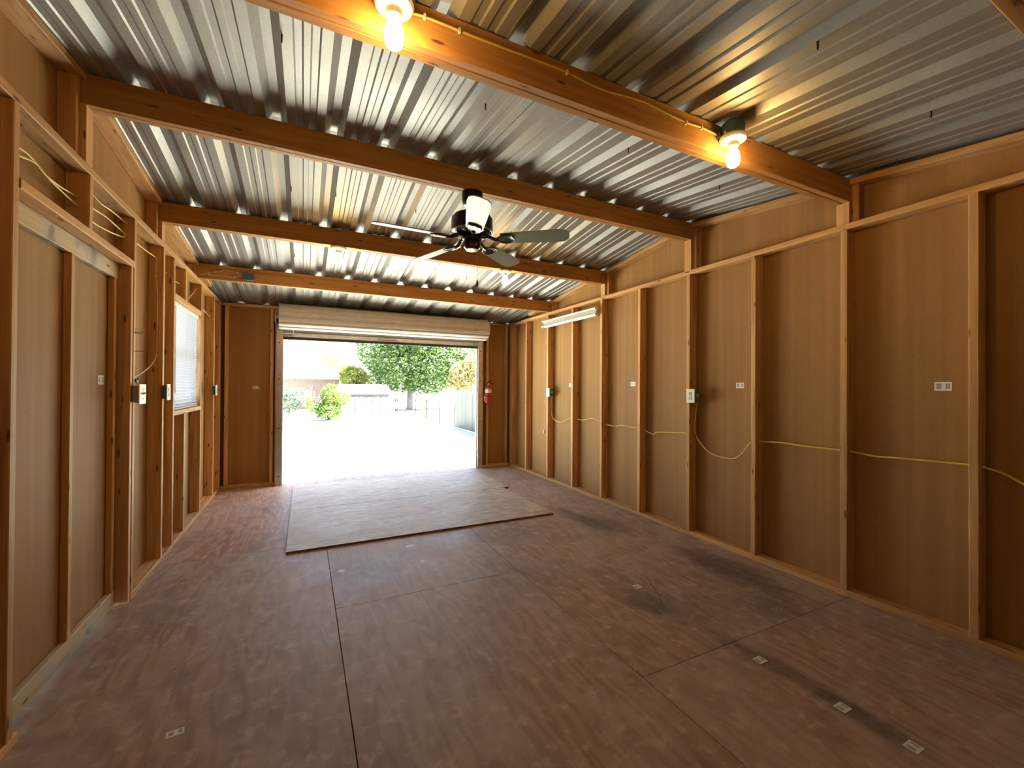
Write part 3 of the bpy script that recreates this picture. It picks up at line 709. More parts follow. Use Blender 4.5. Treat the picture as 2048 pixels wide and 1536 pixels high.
G().tube([(XR-0.012, 5.208, 2.15), (XR-0.012, 5.215, 1.9), (XR-0.009, 5.222, 1.6), (XR-0.012, 5.225, 1.2), (XR-0.008, 5.228, 0.80), (XR-0.010, 5.232, 0.70)], 0.0035, 6, 5).build('power_cord', M['cable_white'], fx)
G().board(XR-0.020, XR-0.002, 5.222, 5.242, 0.655, 0.705, 'z', ch=0.004).build('plug', M['cable_white'], fx)

# ------------------------------------------------------------------ fire extinguisher
ex = empty('fire_extinguisher', (2.70, 6.33, 1.05)); tag(ex, 'red fire extinguisher hung on the stud right of the opening', 'fire extinguisher')
ec = (2.690, 6.335)
auto_smooth(G().lathe([(0.046, 1.052), (0.052, 1.058), (0.0535, 1.07), (0.0535, 1.275), (0.050, 1.30), (0.036, 1.325), (0.020, 1.338)], (*ec, 0), 28).build('cylinder', M['red'], ex))
auto_smooth(G().lathe([(0.0542, 1.215), (0.0542, 1.278)], (*ec, 0), 28, cap=False).build('instruction_label', M['white_plastic'], ex))
# red print on the label
for i in range(3):
    for j in range(2):
        a0 = -PI/2-0.42+i*0.30; g = G(); vs_ = []
        for z in (1.2225+j*0.028, 1.2225+j*0.028+(0.007 if j == 0 else 0.018)):
            for q in range(3): t = a0+q*0.11; vs_.append((ec[0]+0.0547*math.cos(t), ec[1]+0.0547*math.sin(t), z))
        g.add(vs_, [(0, 1, 4, 3), (1, 2, 5, 4)]); g.build('label_print', M['red'], ex)
auto_smooth(G().lathe([(0.0552, 1.155), (0.0552, 1.172)], (*ec, 0), 28, cap=False).build('strap', M['black'], ex))
G().board(ec[0]-0.012, ec[0]+0.012, ec[1]+0.054, YF-0.001, 1.08, 1.30, 'z').build('wall_bracket', M['grey_steel'], ex)
auto_smooth(G().lathe([(0.018, 1.338), (0.018, 1.365), (0.013, 1.372)], (*ec, 0), 16).build('valve', M['brass'], ex))
G().tube([(ec[0]-0.03, ec[1]-0.005, 1.372), (ec[0]+0.01, ec[1]-0.005, 1.374), (ec[0]+0.085, ec[1]-0.012, 1.356)], 0.007, 6).build('carry_handle', M['black'], ex)
G().tube([(ec[0]-0.02, ec[1], 1.378), (ec[0]+0.02, ec[1], 1.398), (ec[0]+0.055, ec[1]-0.006, 1.418)], 0.007, 6).build('squeeze_lever', M['black'], ex)
G().lathe([(0.013, 0), (0.013, -0.008), (0.010, -0.010)], (ec[0], ec[1]-0.018, 1.352), 14, 'y').build('gauge', M['brass'], ex)
G().tube([(ec[0]-0.018, ec[1], 1.352), (ec[0]-0.055, ec[1]-0.01, 1.335), (ec[0]-0.066, ec[1]-0.005, 1.26), (ec[0]-0.066, ec[1], 1.16)], 0.006, 7, 4).build('hose', M['black'], ex)
G().tube([(ec[0]-0.066, ec[1], 1.165), (ec[0]-0.067, ec[1], 1.085)], [0.007, 0.010], 8).build('nozzle', M['white_plastic'], ex)

# ------------------------------------------------------------------ outlets and switch
def outlet_right(yc, zc, label, group='wall outlets'):
    r = empty('wall_outlet', (XR, yc, zc)); tag(r, label, 'outlet', group)
    ysd = yc+0.0
    G().board(XR-0.012, XR+0.055, yc-0.040, yc+0.022, zc-0.048, zc+0.048, 'z').build('box', M['blue_box'], r)
    p = G().board(XR-0.0195, XR-0.0125, yc-0.048, yc+0.044, zc-0.060, zc+0.060, 'z', ch=0.003).build('cover_plate', M['white_plastic'], r)
    for s_ in (1, -1):
        G().lathe([(0.017, XR-0.0197), (0.017, XR-0.0225), (0.014, XR-0.0235)], (0, yc-0.002, zc+s_*0.020), 14, 'x').build('socket_face', M['fixture'], p)
        for q in (-0.006, 0.006): G().box(XR-0.0245, XR-0.0236, yc-0.003+q, yc-0.001+q, zc+s_*0.020-0.004, zc+s_*0.020+0.006).build('slot', M['black'], p)
    G().box(XR+0.012, XR+0.042, yc-0.0412, yc-0.0402, zc-0.014, zc+0.022).build('rating_tag', M['fixture'], r)
    return r
# boxes are nailed to the viewer's side of the stud
outlet_right(2.704-0.0225, 1.245, 'white outlet plate on blue box, right wall, nearer one with looping cable')
outlet_right(5.155-0.0225, 1.240, 'white outlet plate on blue box, far end of right wall under the tube light')
def plate_left(yc, zc, label, w=0.09, h=0.118, switch=False, name='wall_outlet'):
    r = empty(name, (XL, yc, zc)); tag(r, label, 'switch' if switch else 'outlet', 'left wall plates')
    G().board(XL+0.001, XL+0.030, yc-w/2+0.006, yc+w/2-0.012, zc-h/2+0.01, zc+h/2-0.01, 'z').build('box', M['grey_steel'] if switch else M['blue_box'], r)
    p = G().board(XL+0.0305, XL+0.0375, yc-w/2, yc+w/2, zc-h/2, zc+h/2, 'z', ch=0.003).build('cover_plate', M['white_plastic'], r)
    if switch:
        G().tube([(XL+0.037, yc, zc), (XL+0.052, yc, zc+0.006)], [0.005, 0.004], 6).build('toggle', M['fixture'], p)
        for s_ in (1, -1): G().lathe([(0.004, XL+0.0378), (0.003, XL+0.0395)], (0, yc, zc+s_*0.03), 8, 'x').build('plate_screw', M['iron'], p)
        G().tube([(XL+0.041, yc-0.035, zc+0.004), (XL+0.045, yc+0.05, zc+0.008)], 0.0025, 5).build('wire_tie', M['iron'], r)
    else:
        for s_ in (1, -1): G().lathe([(0.016, XL+0.0378), (0.016, XL+0.0395), (0.013, XL+0.0405)], (0, yc, zc+s_*0.020), 12, 'x').build('socket_face', M['fixture'], p)
    return r
plate_left(3.385, 1.258, 'white light switch plate on the stud right of the side door', 0.125, 0.122, True, 'light_switch')
plate_left(3.955, 1.262, 'white outlet plate on the stud left of the window')
plate_left(5.885, 1.255, 'white outlet plate on the stud right of the window')

# ------------------------------------------------------------------ stickers
def sticker(p, u, v, w, h, label, cat='label'):
    p, u, v = Vector(p), Vector(u).normalized(), Vector(v).normalized(); n = u.cross(v)*0.0006
    q = [p-u*w/2-v*h/2, p+u*w/2-v*h/2, p+u*w/2+v*h/2, p-u*w/2+v*h/2]
    o = mesh_obj('barcode_sticker', [a for a in q]+[a+n for a in q], [(0, 1, 2, 3), (4, 5, 6, 7), (0, 1, 5, 4), (1, 2, 6, 5), (2, 3, 7, 6), (3, 0, 4, 7)], M['sticker'], origin=p)
    uv = o.data.uv_layers.new(name='uv')
    for l in o.data.loops:
        d = Vector(o.data.vertices[l.vertex_index].co); uv.data[l.index].uv = (d.dot(u)/w+0.5, d.dot(v)/h+0.5)
    tag(o, label, cat, 'printed paper stickers'); return o
xs_ = SR-0.0012
sticker((xs_, 1.057, 1.334), (0, -1, 0), (0, 0, 1), 0.072, 0.050, 'wide barcode sticker on right wall siding, nearest the viewer')
sticker((xs_, 2.278, 1.339), (0, -1, 0), (0, 0, 1), 0.070, 0.045, 'barcode sticker on right wall siding beside the nearer outlet')
sticker((xs_, 3.528, 1.354), (0, -1, 0), (0, 0, 1), 0.075, 0.045, 'barcode sticker on right wall siding, midway between the outlets')
sticker((xs_, 4.720, 1.344), (0, -1, 0), (0, 0, 1), 0.070, 0.045, 'barcode sticker on right wall siding beside the far outlet')
sticker((SL+0.0014, 3.160, 1.342), (0, 1, 0), (0, 0, 1), 0.075, 0.052, 'barcode sticker on the side door panel')
sticker((-0.560, SF-0.0012, 1.286), (1, 0, 0), (0, 0, 1), 0.070, 0.042, 'barcode sticker on far wall left of the opening')
for (x, y, a, w, h, lab) in [(-0.425, 2.006, 0.15, 0.055, 0.035, 'worn paper sticker on the floor at lower left'),
                             (0.798, 3.508, 0.0, 0.060, 0.045, 'paper sticker on floor just in front of the loose plywood'),
                             (0.814, 3.159, 0.1, 0.030, 0.040, 'tiny paper sticker on floor, second from the loose plywood'),
                             (1.995, 2.155, 0.0, 0.055, 0.045, 'paper sticker on floor in the middle of the room'),
                             (1.997, 1.317, 0.0, 0.055, 0.045, 'floor sticker at lower right, farthest of that row of three'),
                             (2.011, 0.973, 0.0, 0.055, 0.045, 'floor sticker at lower right, middle of that row of three'),
                             (2.027, 0.752, 0.0, 0.055, 0.045, 'floor sticker at lower right, nearest of that row of three'),
                             (0.254, 3.243, 0.0, 0.035, 0.045, 'small paper scrap on floor left of the other stickers near the plywood')]:
    sticker((x, y, 0.0003), (math.cos(a), math.sin(a), 0), (-math.sin(a), math.cos(a), 0), w, h, lab)

# ------------------------------------------------------------------ cables
def cable(name, pts, label, mat='cable', r=0.0045, staples=(), ax='x', grp='yellow house cables'):
    o = G().tube(pts, r, 7, 5).build(name, M[mat], None, smooth=True); tag(o, label, 'cable', grp)
    for s_ in staples:
        s_ = Vector(s_); a = 0.008
        if ax == 'y': g = G().box(s_.x-0.004, s_.x+0.004, s_.y-0.006, s_.y+0.006, s_.z-a, s_.z+a)
        else: g = G().box(s_.x-0.006, s_.x+0.006, s_.y-0.006, s_.y+0.006, s_.z-0.004, s_.z+0.004)
        g.build('staple', M['staple'], o)
    return o
xc = XR+0.045
cabA = [(5.118, 1.185), (5.135, 1.086), (5.138, 0.995), (5.104, 0.896), (5.028, 0.852), (4.882, 0.837), (4.742, 0.882), (4.665, 0.901), (4.576, 0.910), (4.387, 0.903), (4.182, 0.941), (4.048, 0.916), (3.924, 0.889), (3.773, 0.88), (3.665, 0.898), (3.472, 0.891), (3.314, 0.88), (3.194, 0.848), (3.137, 0.874), (2.95, 0.89), (2.735, 0.906)]
cable('electrical_cable', [(xc, y, z) for y, z in cabA], 'thin yellow cable wavering through the far right wall studs')
cabB = [(2.655, 1.195), (2.676, 1.078), (2.684, 0.929), (2.617, 0.825), (2.5, 0.75), (2.323, 0.739), (2.231, 0.79), (2.152, 0.894), (2.085, 0.907), (1.919, 0.919), (1.746, 0.914), (1.539, 0.917), (1.474, 0.916), (1.35, 0.905), (1.229, 0.911), (0.925, 0.922), (0.874, 0.913), (0.817, 0.897), (0.70, 0.84), (0.5, 0.83), (0.3, 0.9)]
cable('electrical_cable', [(xc, y, z) for y, z in cabB], 'yellow cable drooping from nearer outlet then along near right wall', r=0.0052)
yb_ = BEAM_Y[1]-0.006
cb = [(0.312, 2.600), (0.369, 2.608), (0.497, 2.607), (0.644, 2.607), (0.829, 2.611), (0.962, 2.610), (1.126, 2.596), (1.358, 2.614), (1.523, 2.603), (1.645, 2.596), (1.752, 2.601), (1.862, 2.595)]
cable('electrical_cable', [(x, yb_, z) for x, z in cb], 'yellow cable stapled along the nearest beam between two lamps', staples=[(0.369, yb_, 2.608), (0.497, yb_, 2.607), (0.962, yb_, 2.610), (1.645, yb_, 2.596), (1.752, yb_, 2.601)], ax='y')
xl = XL-0.045
lc = [[(2.06, 2.19), (2.253, 2.215), (2.353, 2.218), (2.453, 2.195), (2.578, 2.197), (2.74, 2.213), (2.888, 2.221), (3.067, 2.235), (3.26, 2.233), (3.37, 2.226)],
      [(2.06, 2.16), (2.254, 2.183), (2.377, 2.209), (2.466, 2.193), (2.60, 2.180), (2.74, 2.172), (2.882, 2.152), (3.069, 2.165), (3.30, 2.20), (3.368, 2.227), (3.546, 2.233), (3.746, 2.24), (3.946, 2.25)],
      [(2.778, 2.300), (2.888, 2.294), (3.0, 2.284), (3.159, 2.297), (3.366, 2.300)]]
for pts, lab in zip(lc, ('upper yellow cable above the side door header', 'lower yellow cable above side door running on past the stud', 'yellow cable looping just under the top plate over the door')):
    cable('electrical_cable', [(xl, y, z) for y, z in pts], lab)
ys4 = 3.944
cable('electrical_cable', [(-0.979, ys4, 2.245), (-0.979, ys4, 2.113), (-0.968, ys4, 1.957), (-0.969, ys4, 1.669), (-0.973, ys4, 1.532), (-0.978, 3.86, 1.46), (-0.978, 3.68, 1.40), (-0.972, 3.50, 1.365), (-0.955, 3.395, 1.35)], 'tan cable stapled down a stud and curving to the light switch', 'cable_white', 0.004, staples=[(-0.979, ys4, 2.113), (-0.973, ys4, 1.532)], ax='x')
cable('electrical_cable', [(xl, 3.99, 2.19), (xl, 4.10, 2.17), (xl, 4.236, 2.21)], 'short yellow cable left of window near the top plate')
cable('electrical_cable', [(xl, 4.275, 2.20), (xl, 4.45, 2.19), (xl, 4.61, 2.20)], 'short yellow cable above the window header on its left')
cable('electrical_cable', [(xl, 4.65, 2.21), (xl, 4.80, 2.10), (xl, 5.0, 2.16), (xl, 5.246, 2.29)], 'bent yellow cable above the window header on its right')
cable('electrical_cable', [(xl, 5.29, 2.10), (xl, 5.55, 2.125), (xl, 5.80, 2.115), (xl, 5.94, 2.10)], 'short yellow cable right of the window near the top plate')
y4 = BEAM_Y[4]-0.005
cable('electrical_cable', [(-0.92, y4, 2.402), (-0.835, y4, 2.435), (-0.714, y4, 2.466), (-0.607, y4, 2.461), (-0.566, y4, 2.452)], 'upper tan cable stapled on the farthest beam beside the blue box', 'cable_white', 0.0035, staples=[(-0.80, y4, 2.446), (-0.607, y4, 2.461)], ax='y')
cable('electrical_cable', [(-0.92, y4, 2.398), (-0.877, y4, 2.407), (-0.809, y4, 2.413), (-0.722, y4, 2.41), (-0.634, y4, 2.41), (-0.566, y4, 2.435)], 'lower tan cable stapled on the farthest beam beside the blue box', 'cable_white', 0.0035, staples=[(-0.85, y4, 2.411), (-0.634, y4, 2.41)], ax='y')
jb = empty('junction_box', (-0.515, BEAM_Y[4], 2.42)); tag(jb, 'small blue junction box on the farthest beam at left', 'junction box')
G().board(-0.566, -0.470, BEAM_Y[4]-0.045, BEAM_Y[4]-0.001, 2.388, 2.460, 'y', ch=0.004).build('box', M['blue_box'], jb)
G().box(-0.560, -0.476, BEAM_Y[4]-0.0475, BEAM_Y[4]-0.0455, 2.392, 2.456).build('cover', M['blue_box'], jb)

# small hardware on the door post
hk = empty('screw_eye', (XL, 3.366, 1.636)); tag(hk, 'dark screw eye on the stud above the light switch', 'hook')
G().tube([(XL-0.002, 3.362, 1.636), (XL+0.015, 3.366, 1.636)], 0.0025, 6).build('shank', M['iron'], hk)
G().tube([(XL+0.015+0.012*(1-math.cos(t)), 3.366+0.018*math.sin(t), 1.636+0.012*math.sin(t)*0.6) for t in [i*2*PI/14 for i in range(15)]], 0.0022, 6).build('ring', M['iron'], hk)
nl = G().tube([(XL-0.01, 3.36, 1.522), (XL+0.045, 3.365, 1.524)], 0.0022, 6).build('nail', M['iron']); tag(nl, 'long nail sticking out of the stud below the screw eye', 'nail')
cl = G().prism([(3.372, 1.352), (3.40, 1.340), (3.425, 1.356), (3.418, 1.338), (3.398, 1.326), (3.382, 1.335)], 'x', XL+0.0005, XL+0.008).build('cable_clip', M['black']); tag(cl, 'black torn clip on the stud just above the light switch', 'clip')

# ================================================================== outdoors
def gz(x, y):
    d = max(0.0, y-6.6)
    return -0.17-0.58*min(1.0, d/9.0)**0.8 if d > 0 else -0.17
def grassmat():
    m, nt, b = new_mat('lawn')
    ge = N(nt, 'ShaderNodeNewGeometry'); n = N(nt, 'ShaderNodeTexNoise'); n.inputs['Scale'].default_value = 0.6; n.inputs['Detail'].default_value = 8; L(nt, ge.outputs['Position'], n.inputs['Vector'])
    n2 = N(nt, 'ShaderNodeTexNoise'); n2.inputs['Scale'].default_value = 14; n2.inputs['Detail'].default_value = 5; L(nt, ge.outputs['Position'], n2.inputs['Vector'])
    a = ramp(nt, n.outputs[0], [(0.35, (0.33, 0.33, 0.27)), (0.65, (0.385, 0.38, 0.33))])
    a = mix(nt, ramp(nt, n2.outputs[0], [(0.45, (0, 0, 0)), (0.65, (0.45,)*3)]), a, (0.19, 0.21, 0.11))
    L(nt, a, b.inputs['Base Color']); b.inputs['Roughness'].default_value = 0.9; b.inputs['Specular IOR Level'].default_value = 0.1
    bump(nt, b, n2.outputs[0], 0.6, 0.03)
    return m
M['lawn'] = grassmat()
gys = [-60, -20, 0, 6.5, 6.6, 7, 7.5, 8, 9, 10, 11, 12, 13, 14, 15.6, 17, 20, 26, 34, 60, 120, 300]
gxs = [-150, -60, -30, -15, -8, -4, -1, 1, 3, 5, 8, 12, 20, 40, 90, 200]
vs_ = [(x, y, gz(x, y)) for y in gys for x in gxs]; nx = len(gxs)
gr = mesh_obj('ground', vs_, [(j*nx+i, j*nx+i+1, (j+1)*nx+i+1, (j+1)*nx+i) for j in range(len(gys)-1) for i in range(nx-1)], M['lawn'])
tag(gr, 'sunlit mown back yard lawn outside the roll-up door', 'lawn', kind='structure')
M['blade'] = leafmat('grass_blade', (0.12, 0.17, 0.03), (0.22, 0.26, 0.07), 0.3)
g = G()
for i in range(5200):
    if i < 2600: x = random.uniform(-0.6, 3.2); y = 7.35+random.gauss(0, 0.16)+0.05*x
    else: x = random.uniform(-2, 6.5); y = 7.2+random.random()**1.6*9
    h = random.uniform(0.03, 0.085); a = random.uniform(0, 6.28); w = random.uniform(0.003, 0.007); z = gz(x, y)-0.004
    dx, dy = math.cos(a)*w, math.sin(a)*w; lx, ly = random.uniform(-0.03, 0.03), random.uniform(-0.03, 0.03)
    g.add([(x-dx, y-dy, z), (x+dx, y+dy, z), (x+lx, y+ly, z+h)], [(0, 1, 2)])
gb = g.build('grass_tufts', M['blade']); tag(gb, 'short green grass tufts just outside the door sill', 'grass', kind='stuff')

M['leaf_tree'] = leafmat('tree_leaf', (0.056, 0.110, 0.030), (0.098, 0.165, 0.048), 0.4)
M['leaf_yellow'] = leafmat('yellow_green_leaf', (0.13, 0.17, 0.03), (0.22, 0.25, 0.05), 0.4)
M['leaf_orange'] = leafmat('golden_leaf', (0.16, 0.14, 0.05), (0.24, 0.19, 0.08), 0.35)
M['leaf_bush'] = leafmat('bush_leaf', (0.055, 0.12, 0.02), (0.17, 0.22, 0.035), 0.35)
M['leaf_grey'] = leafmat('grey_green_leaf', (0.06, 0.10, 0.07), (0.10, 0.15, 0.10), 0.3)
M['bark'] = plain('bark', (0.12, 0.10, 0.085), 0.9)
def foliage(name, blobs, n, size, mat, parent):
    g = G(); tot = sum(b[3]*b[4]*b[5] for b in blobs)
    for (cx, cy, cz, rx, ry, rz) in blobs:
        for i in range(int(n*rx*ry*rz/tot)):
            while True:
                u = Vector((random.uniform(-1, 1), random.uniform(-1, 1), random.uniform(-1, 1)))
                if 0.12 < u.length < 1: break
            if random.random() < 0.45: u = u.normalized()*random.uniform(0.8, 1.02)
            p = Vector((cx+u.x*rx, cy+u.y*ry, cz+u.z*rz)); s_ = size*random.uniform(0.6, 1.3)
            a = Vector((random.gauss(0, 1), random.gauss(0, 1), random.gauss(0, 0.6))).normalized(); b = a.cross(Vector((random.gauss(0, 1), random.gauss(0, 1), random.gauss(0, 1)))).normalized()
            g.add([p-a*s_*0.5, p+b*s_*0.28, p+a*s_*0.5, p-b*s_*0.28], [(0, 1, 2, 3)])
    return g.build(name, mat, parent, origin=tuple(blobs[0][:3]))
def tree(name, x, y, blobs, n, size, mat, label, trunk_r, trunk_h, branches=5, cat='tree', grp='trees beyond the yard'):
    z0 = gz(x, y); r = empty(name, (x, y, z0)); tag(r, label, cat, grp)
    g = G().tube([(x, y, z0-0.1), (x+0.03, y, z0+trunk_h*0.5), (x, y+0.05, z0+trunk_h)], [trunk_r*1.25, trunk_r, trunk_r*0.75], 9)
    for i in range(branches):
        b = random.choice(blobs); t = random.uniform(0.55, 1.0)
        p = Vector((x, y, z0+trunk_h*t)); q = Vector((b[0]+random.uniform(-.5, .5)*b[3], b[1]+random.uniform(-.5, .5)*b[4], b[2]+random.uniform(-.3, .4)*b[5]))
        g.tube([p, p.lerp(q, 0.5)+Vector((0, 0, 0.15*trunk_h)), q], [trunk_r*0.5, trunk_r*0.3, trunk_r*0.1], 6)
    g.build('trunk', M['bark'], r, smooth=True)
    foliage('foliage', blobs, n, size, mat, r); return r
tree('shade_tree', 8.3, 37, [(7.4, 37, 3.0, 2.6, 2.2, 2.3), (10.2, 36.6, 3.6, 2.8, 2.4, 2.9), (9.0, 37.4, 6.2, 3.8, 2.8, 2.8), (6.2, 37.4, 4.6, 2.3, 2.0, 2.4), (12.4, 37, 4.6, 2.4, 2.2, 2.8), (13.2, 36.8, 2.6, 1.7, 1.6, 1.6), (9.6, 36.4, 1.7, 2.0, 1.6, 1.2), (7.0, 36.8, 1.9, 1.6, 1.4, 1.0)], 28000, 0.27, M['leaf_tree'], 'large leafy shade tree filling the right of the open doorway', 0.24, 2.4, 9)
tree('yellow_tree', 4.4, 39.6, [(4.0, 39.6, 2.1, 1.2, 0.8, 0.95), (3.3, 39.6, 2.6, 0.7, 0.6, 0.55), (4.8, 39.6, 1.7, 0.85, 0.7, 0.75)], 2600, 0.22, M['leaf_yellow'], 'yellow green tree right of the house roof corner', 0.10, 1.8)
tree('thin_tree', 2.5, 52.5, [(1.8, 52.5, 4.5, 0.8, 0.6, 0.5), (2.8, 52.5, 4.3, 1.0, 0.7, 0.6), (3.6, 52.5, 3.7, 0.8, 0.6, 0.5)], 700, 0.22, M['leaf_yellow'], 'sparse yellowish treetop showing above the house roof', 0.07, 3.6)
tree('golden_tree', 12.6, 33.2, [(11.9, 33.2, 2.2, 1.3, 0.9, 1.3), (12.9, 33.2, 2.7, 1.2, 0.9, 1.3), (11.2, 33.2, 1.6, 0.75, 0.7, 0.7)], 3600, 0.22, M['leaf_orange'], 'golden tinted tree at the right edge behind the fence', 0.09, 2.2)
tree('bush', 1.35, 27.6, [(1.35, 27.6, -0.20, 0.75, 0.6, 0.55), (1.45, 27.6, 0.75, 0.55, 0.5, 0.65), (0.55, 27.5, 0.05, 0.45, 0.4, 0.40), (2.05, 27.6, 0.55, 0.55, 0.45, 0.45), (0.30, 27.5, 0.40, 0.25, 0.25, 0.30), (1.55, 27.5, 1.2, 0.25, 0.25, 0.25)], 3600, 0.15, M['leaf_bush'], 'bright green bush standing on the lawn before the plank fence', 0.04, 0.9, 5, 'bush', 'yard shrubs')
tree('shrub', -0.9, 34.0, [(-0.9, 34, 0.1, 0.8, 0.6, 0.8), (-0.2, 34, 0.45, 0.7, 0.5, 0.7), (-1.4, 34, 0.7, 0.6, 0.5, 0.6)], 1500, 0.18, M['leaf_grey'], 'grey green shrub against the brick house wall at left', 0.03, 0.7, 4, 'bush', 'yard shrubs')
tree('weed', 6.75, 26.0, [(6.75, 26, -0.35, 0.22, 0.2, 0.4), (6.95, 26, 0.10, 0.18, 0.18, 0.35), (6.9, 26, 0.4, 0.12, 0.12, 0.2)], 420, 0.11, M['leaf_bush'], 'tall weed growing beside the wire fence', 0.012, 0.8, 3, 'weed', 'yard shrubs')
for (x, y, s_, lab) in ((4.5, 60, 2.0, 'distant tree mass low behind the small shed roof'), (20, 70, 3.4, 'distant tree mass far right behind the fence'), (10, 66, 3.0, 'distant tree mass beyond the big tree trunk')):
    tree('far_tree', x, y, [(x, y, 1.2, s_*1.3, s_*0.8, s_*0.7), (x+s_, y, 1.8, s_, s_*0.8, s_*0.7)], 1500, 0.4, M['leaf_grey'], lab, 0.15, 1.4, 3)
# leafless shrub in front of the brick wall
bs = empty('bare_shrub', (0.55, 33.2, gz(0.55, 33.2))); tag(bs, 'leafless pale shrub in front of the brick house', 'bush', 'yard shrubs')
M['pale_twig'] = plain('pale_twig', (0.22, 0.20, 0.19), 0.9)
for i in range(16):
    a = random.uniform(-1.0, 1.0); h = random.uniform(1.4, 2.5); p0 = Vector((0.55, 33.2, gz(0, 33)))
    p1 = p0+Vector((a*0.5*h, random.uniform(-.2, .2), h*0.6)); p2 = p1+Vector((a*0.45*h+random.uniform(-.2, .2), 0, h*0.35))
    G().tube([p0, p1, p2], [0.03, 0.02, 0.006], 5).build('branch', M['pale_twig'], bs)

# wood privacy fence on the right
M['fence_wood'] = lumber('fence_wood', 'z', (0.05, 0.058, 0.066), (0.075, 0.083, 0.092), knot=(0.1, 0.09, 0.08))
M['bleached'] = lumber('bleached_wood', 'z', (0.085, 0.08, 0.076), (0.115, 0.108, 0.104), knot=(0.2, 0.15, 0.12))
fe = empty('privacy_fence', (6.85, 16, -0.75)); tag(fe, 'tall blue grey board fence at the right of the yard', 'fence')
y = 20.3; k = 0; pk = None
while y > 8.6:
    x = 6.85+random.uniform(-0.006, 0.006); z0 = gz(x, y)
    if pk is None:
        pk = G().prism([(-0.068, 0.02), (0.068, 0.02), (0.068, 1.74), (0.045, 1.78), (-0.045, 1.78), (-0.068, 1.74)], 'x', -0.009, 0.009).build('picket', M['fence_wood'], None, origin=(0, 0, 0)); o = pk
    else: o = bpy.data.objects.new('picket', pk.data); C.objects.link(o)
    o.parent = fe; o.location = (x-6.85, y-16, z0+0.75+random.uniform(-0.015, 0.015)); y -= 0.142
for zz in (0.25, 0.9, 1.5):
    G().board(6.862, 6.90, 8.6, 15.0, -0.75+zz, -0.75+zz+0.09, 'y').build('fence_rail', M['fence_wood'], fe)
    G().board(6.862, 6.90, 15.0, 20.35, -0.75+zz, -0.75+zz+0.09, 'y').build('fence_rail', M['fence_wood'], fe)
for yy in (20.3, 17.9, 15.5, 13.1, 10.7): G().board(6.90, 6.99, yy-0.045, yy+0.045, gz(7, yy)-0.2, gz(7, yy)+1.75, 'z').build('fence_post', M['fence_wood'], fe)

# low plank fence at the back of the yard
pf = empty('plank_fence', (4.2, 31, -0.75)); tag(pf, 'low bleached plank fence at the back of the yard', 'fence')
x = 2.35; pm = None
while x < 5.95:
    if pm is None:
        pm = G().board(-0.066, 0.066, -0.009, 0.009, 0.02, 1.26, 'z', ch=0.004).build('plank', M['bleached'], None, origin=(0, 0, 0)); o = pm
    else: o = bpy.data.objects.new('plank', pm.data); C.objects.link(o)
    o.parent = pf; o.location = (x-4.2, random.uniform(-0.01, 0.01), random.uniform(-0.03, 0.02)); x += 0.158
for xx in (2.35, 3.55, 4.75, 5.95): G().board(xx-0.045, xx+0.045, 31.01, 31.10, -0.85, 0.56, 'z').build('fence_post', M['fence_wood'], pf)
for zz in (-0.45, 0.25): G().board(2.3, 6.0, 31.01, 31.05, zz, zz+0.09, 'x').build('fence_rail', M['fence_wood'], pf)

# chain link fences
M['wire'] = plain('fence_wire', (0.018, 0.021, 0.024), 0.7, 0.0, 0.08, 0.2)
def chain_link(name, p0, p1, n_post, label, h=1.2):
    p0, p1 = Vector(p0), Vector(p1); r = empty(name, p0); tag(r, label, 'fence')
    d = (p1-p0); ln = d.length; d.normalize()
    for i in range(n_post):
        p = p0+d*(ln*i/(n_post-1)); G().tube([p-Vector((0, 0, 0.1)), p+Vector((0, 0, h+0.05))], 0.028, 8).build('fence_post', M['wire'], r)
    G().tube([p0+Vector((0, 0, h)), p1+Vector((0, 0, h))], 0.02, 7).build('top_rail', M['wire'], r)
    g = G(); s_ = 0.14; k = -h
    while k < ln:
        for sg in (1, -1):
            a, b = (k, k+h) if sg > 0 else (k+h, k)
            za, zb_ = 0.0, h
            if min(a, b) >= 0 and max(a, b) <= ln: g.tube([p0+d*a+Vector((0, 0, za)), p0+d*b+Vector((0, 0, zb_))], 0.0035, 3)
        k += s_
    g.build('wire_mesh', M['wire'], r); return r
chain_link('chain_link_fence', (6.05, 30.9, -0.75), (6.88, 20.5, -0.75), 6, 'wire fence with thin posts along the right side of the yard')
chain_link('chain_link_fence', (2.2, 31.0, -0.75), (-4.6, 31.0, -0.75), 5, 'wire fence along the back left before the brick house')

# low shed behind the plank fence
M['shed_wall'] = plain('shed_wall', (0.06, 0.064, 0.075), 0.8); M['shed_roof'] = plain('shed_roof', (0.34, 0.33, 0.31), 0.8)
sh = empty('garden_shed', (4.1, 34, -0.75)); tag(sh, 'low grey shed with pale roof behind the plank fence', 'shed')
G().box(2.3, 5.85, 33.1, 36.0, -0.78, 0.80).build('wall', M['shed_wall'], sh)
g = G(); vsr = [(2.2, 32.9, 0.76), (6.05, 32.9, 0.76), (5.9, 34.6, 1.36), (2.35, 34.6, 1.36), (2.2, 36.3, 0.76), (6.05, 36.3, 0.76)]
g.add(vsr+[(a, b, c+0.05) for a, b, c in vsr], [(6, 7, 8, 9), (9, 8, 11, 10), (0, 1, 7, 6), (1, 2, 8, 7), (2, 5, 11, 8), (5, 4, 10, 11), (4, 3, 9, 10), (3, 0, 6, 9), (0, 3, 2, 1), (3, 4, 5, 2)]); g.build('roof', M['shed_roof'], sh)
G().box(2.25, 6.0, 32.86, 32.9, 0.66, 0.80).build('fascia', M['shed_wall'], sh)
for x in (2.9, 3.7, 4.5, 5.3): G().box(x-0.02, x+0.02, 33.07, 33.1, -0.75, 0.75).build('batten', M['shed_wall'], sh)

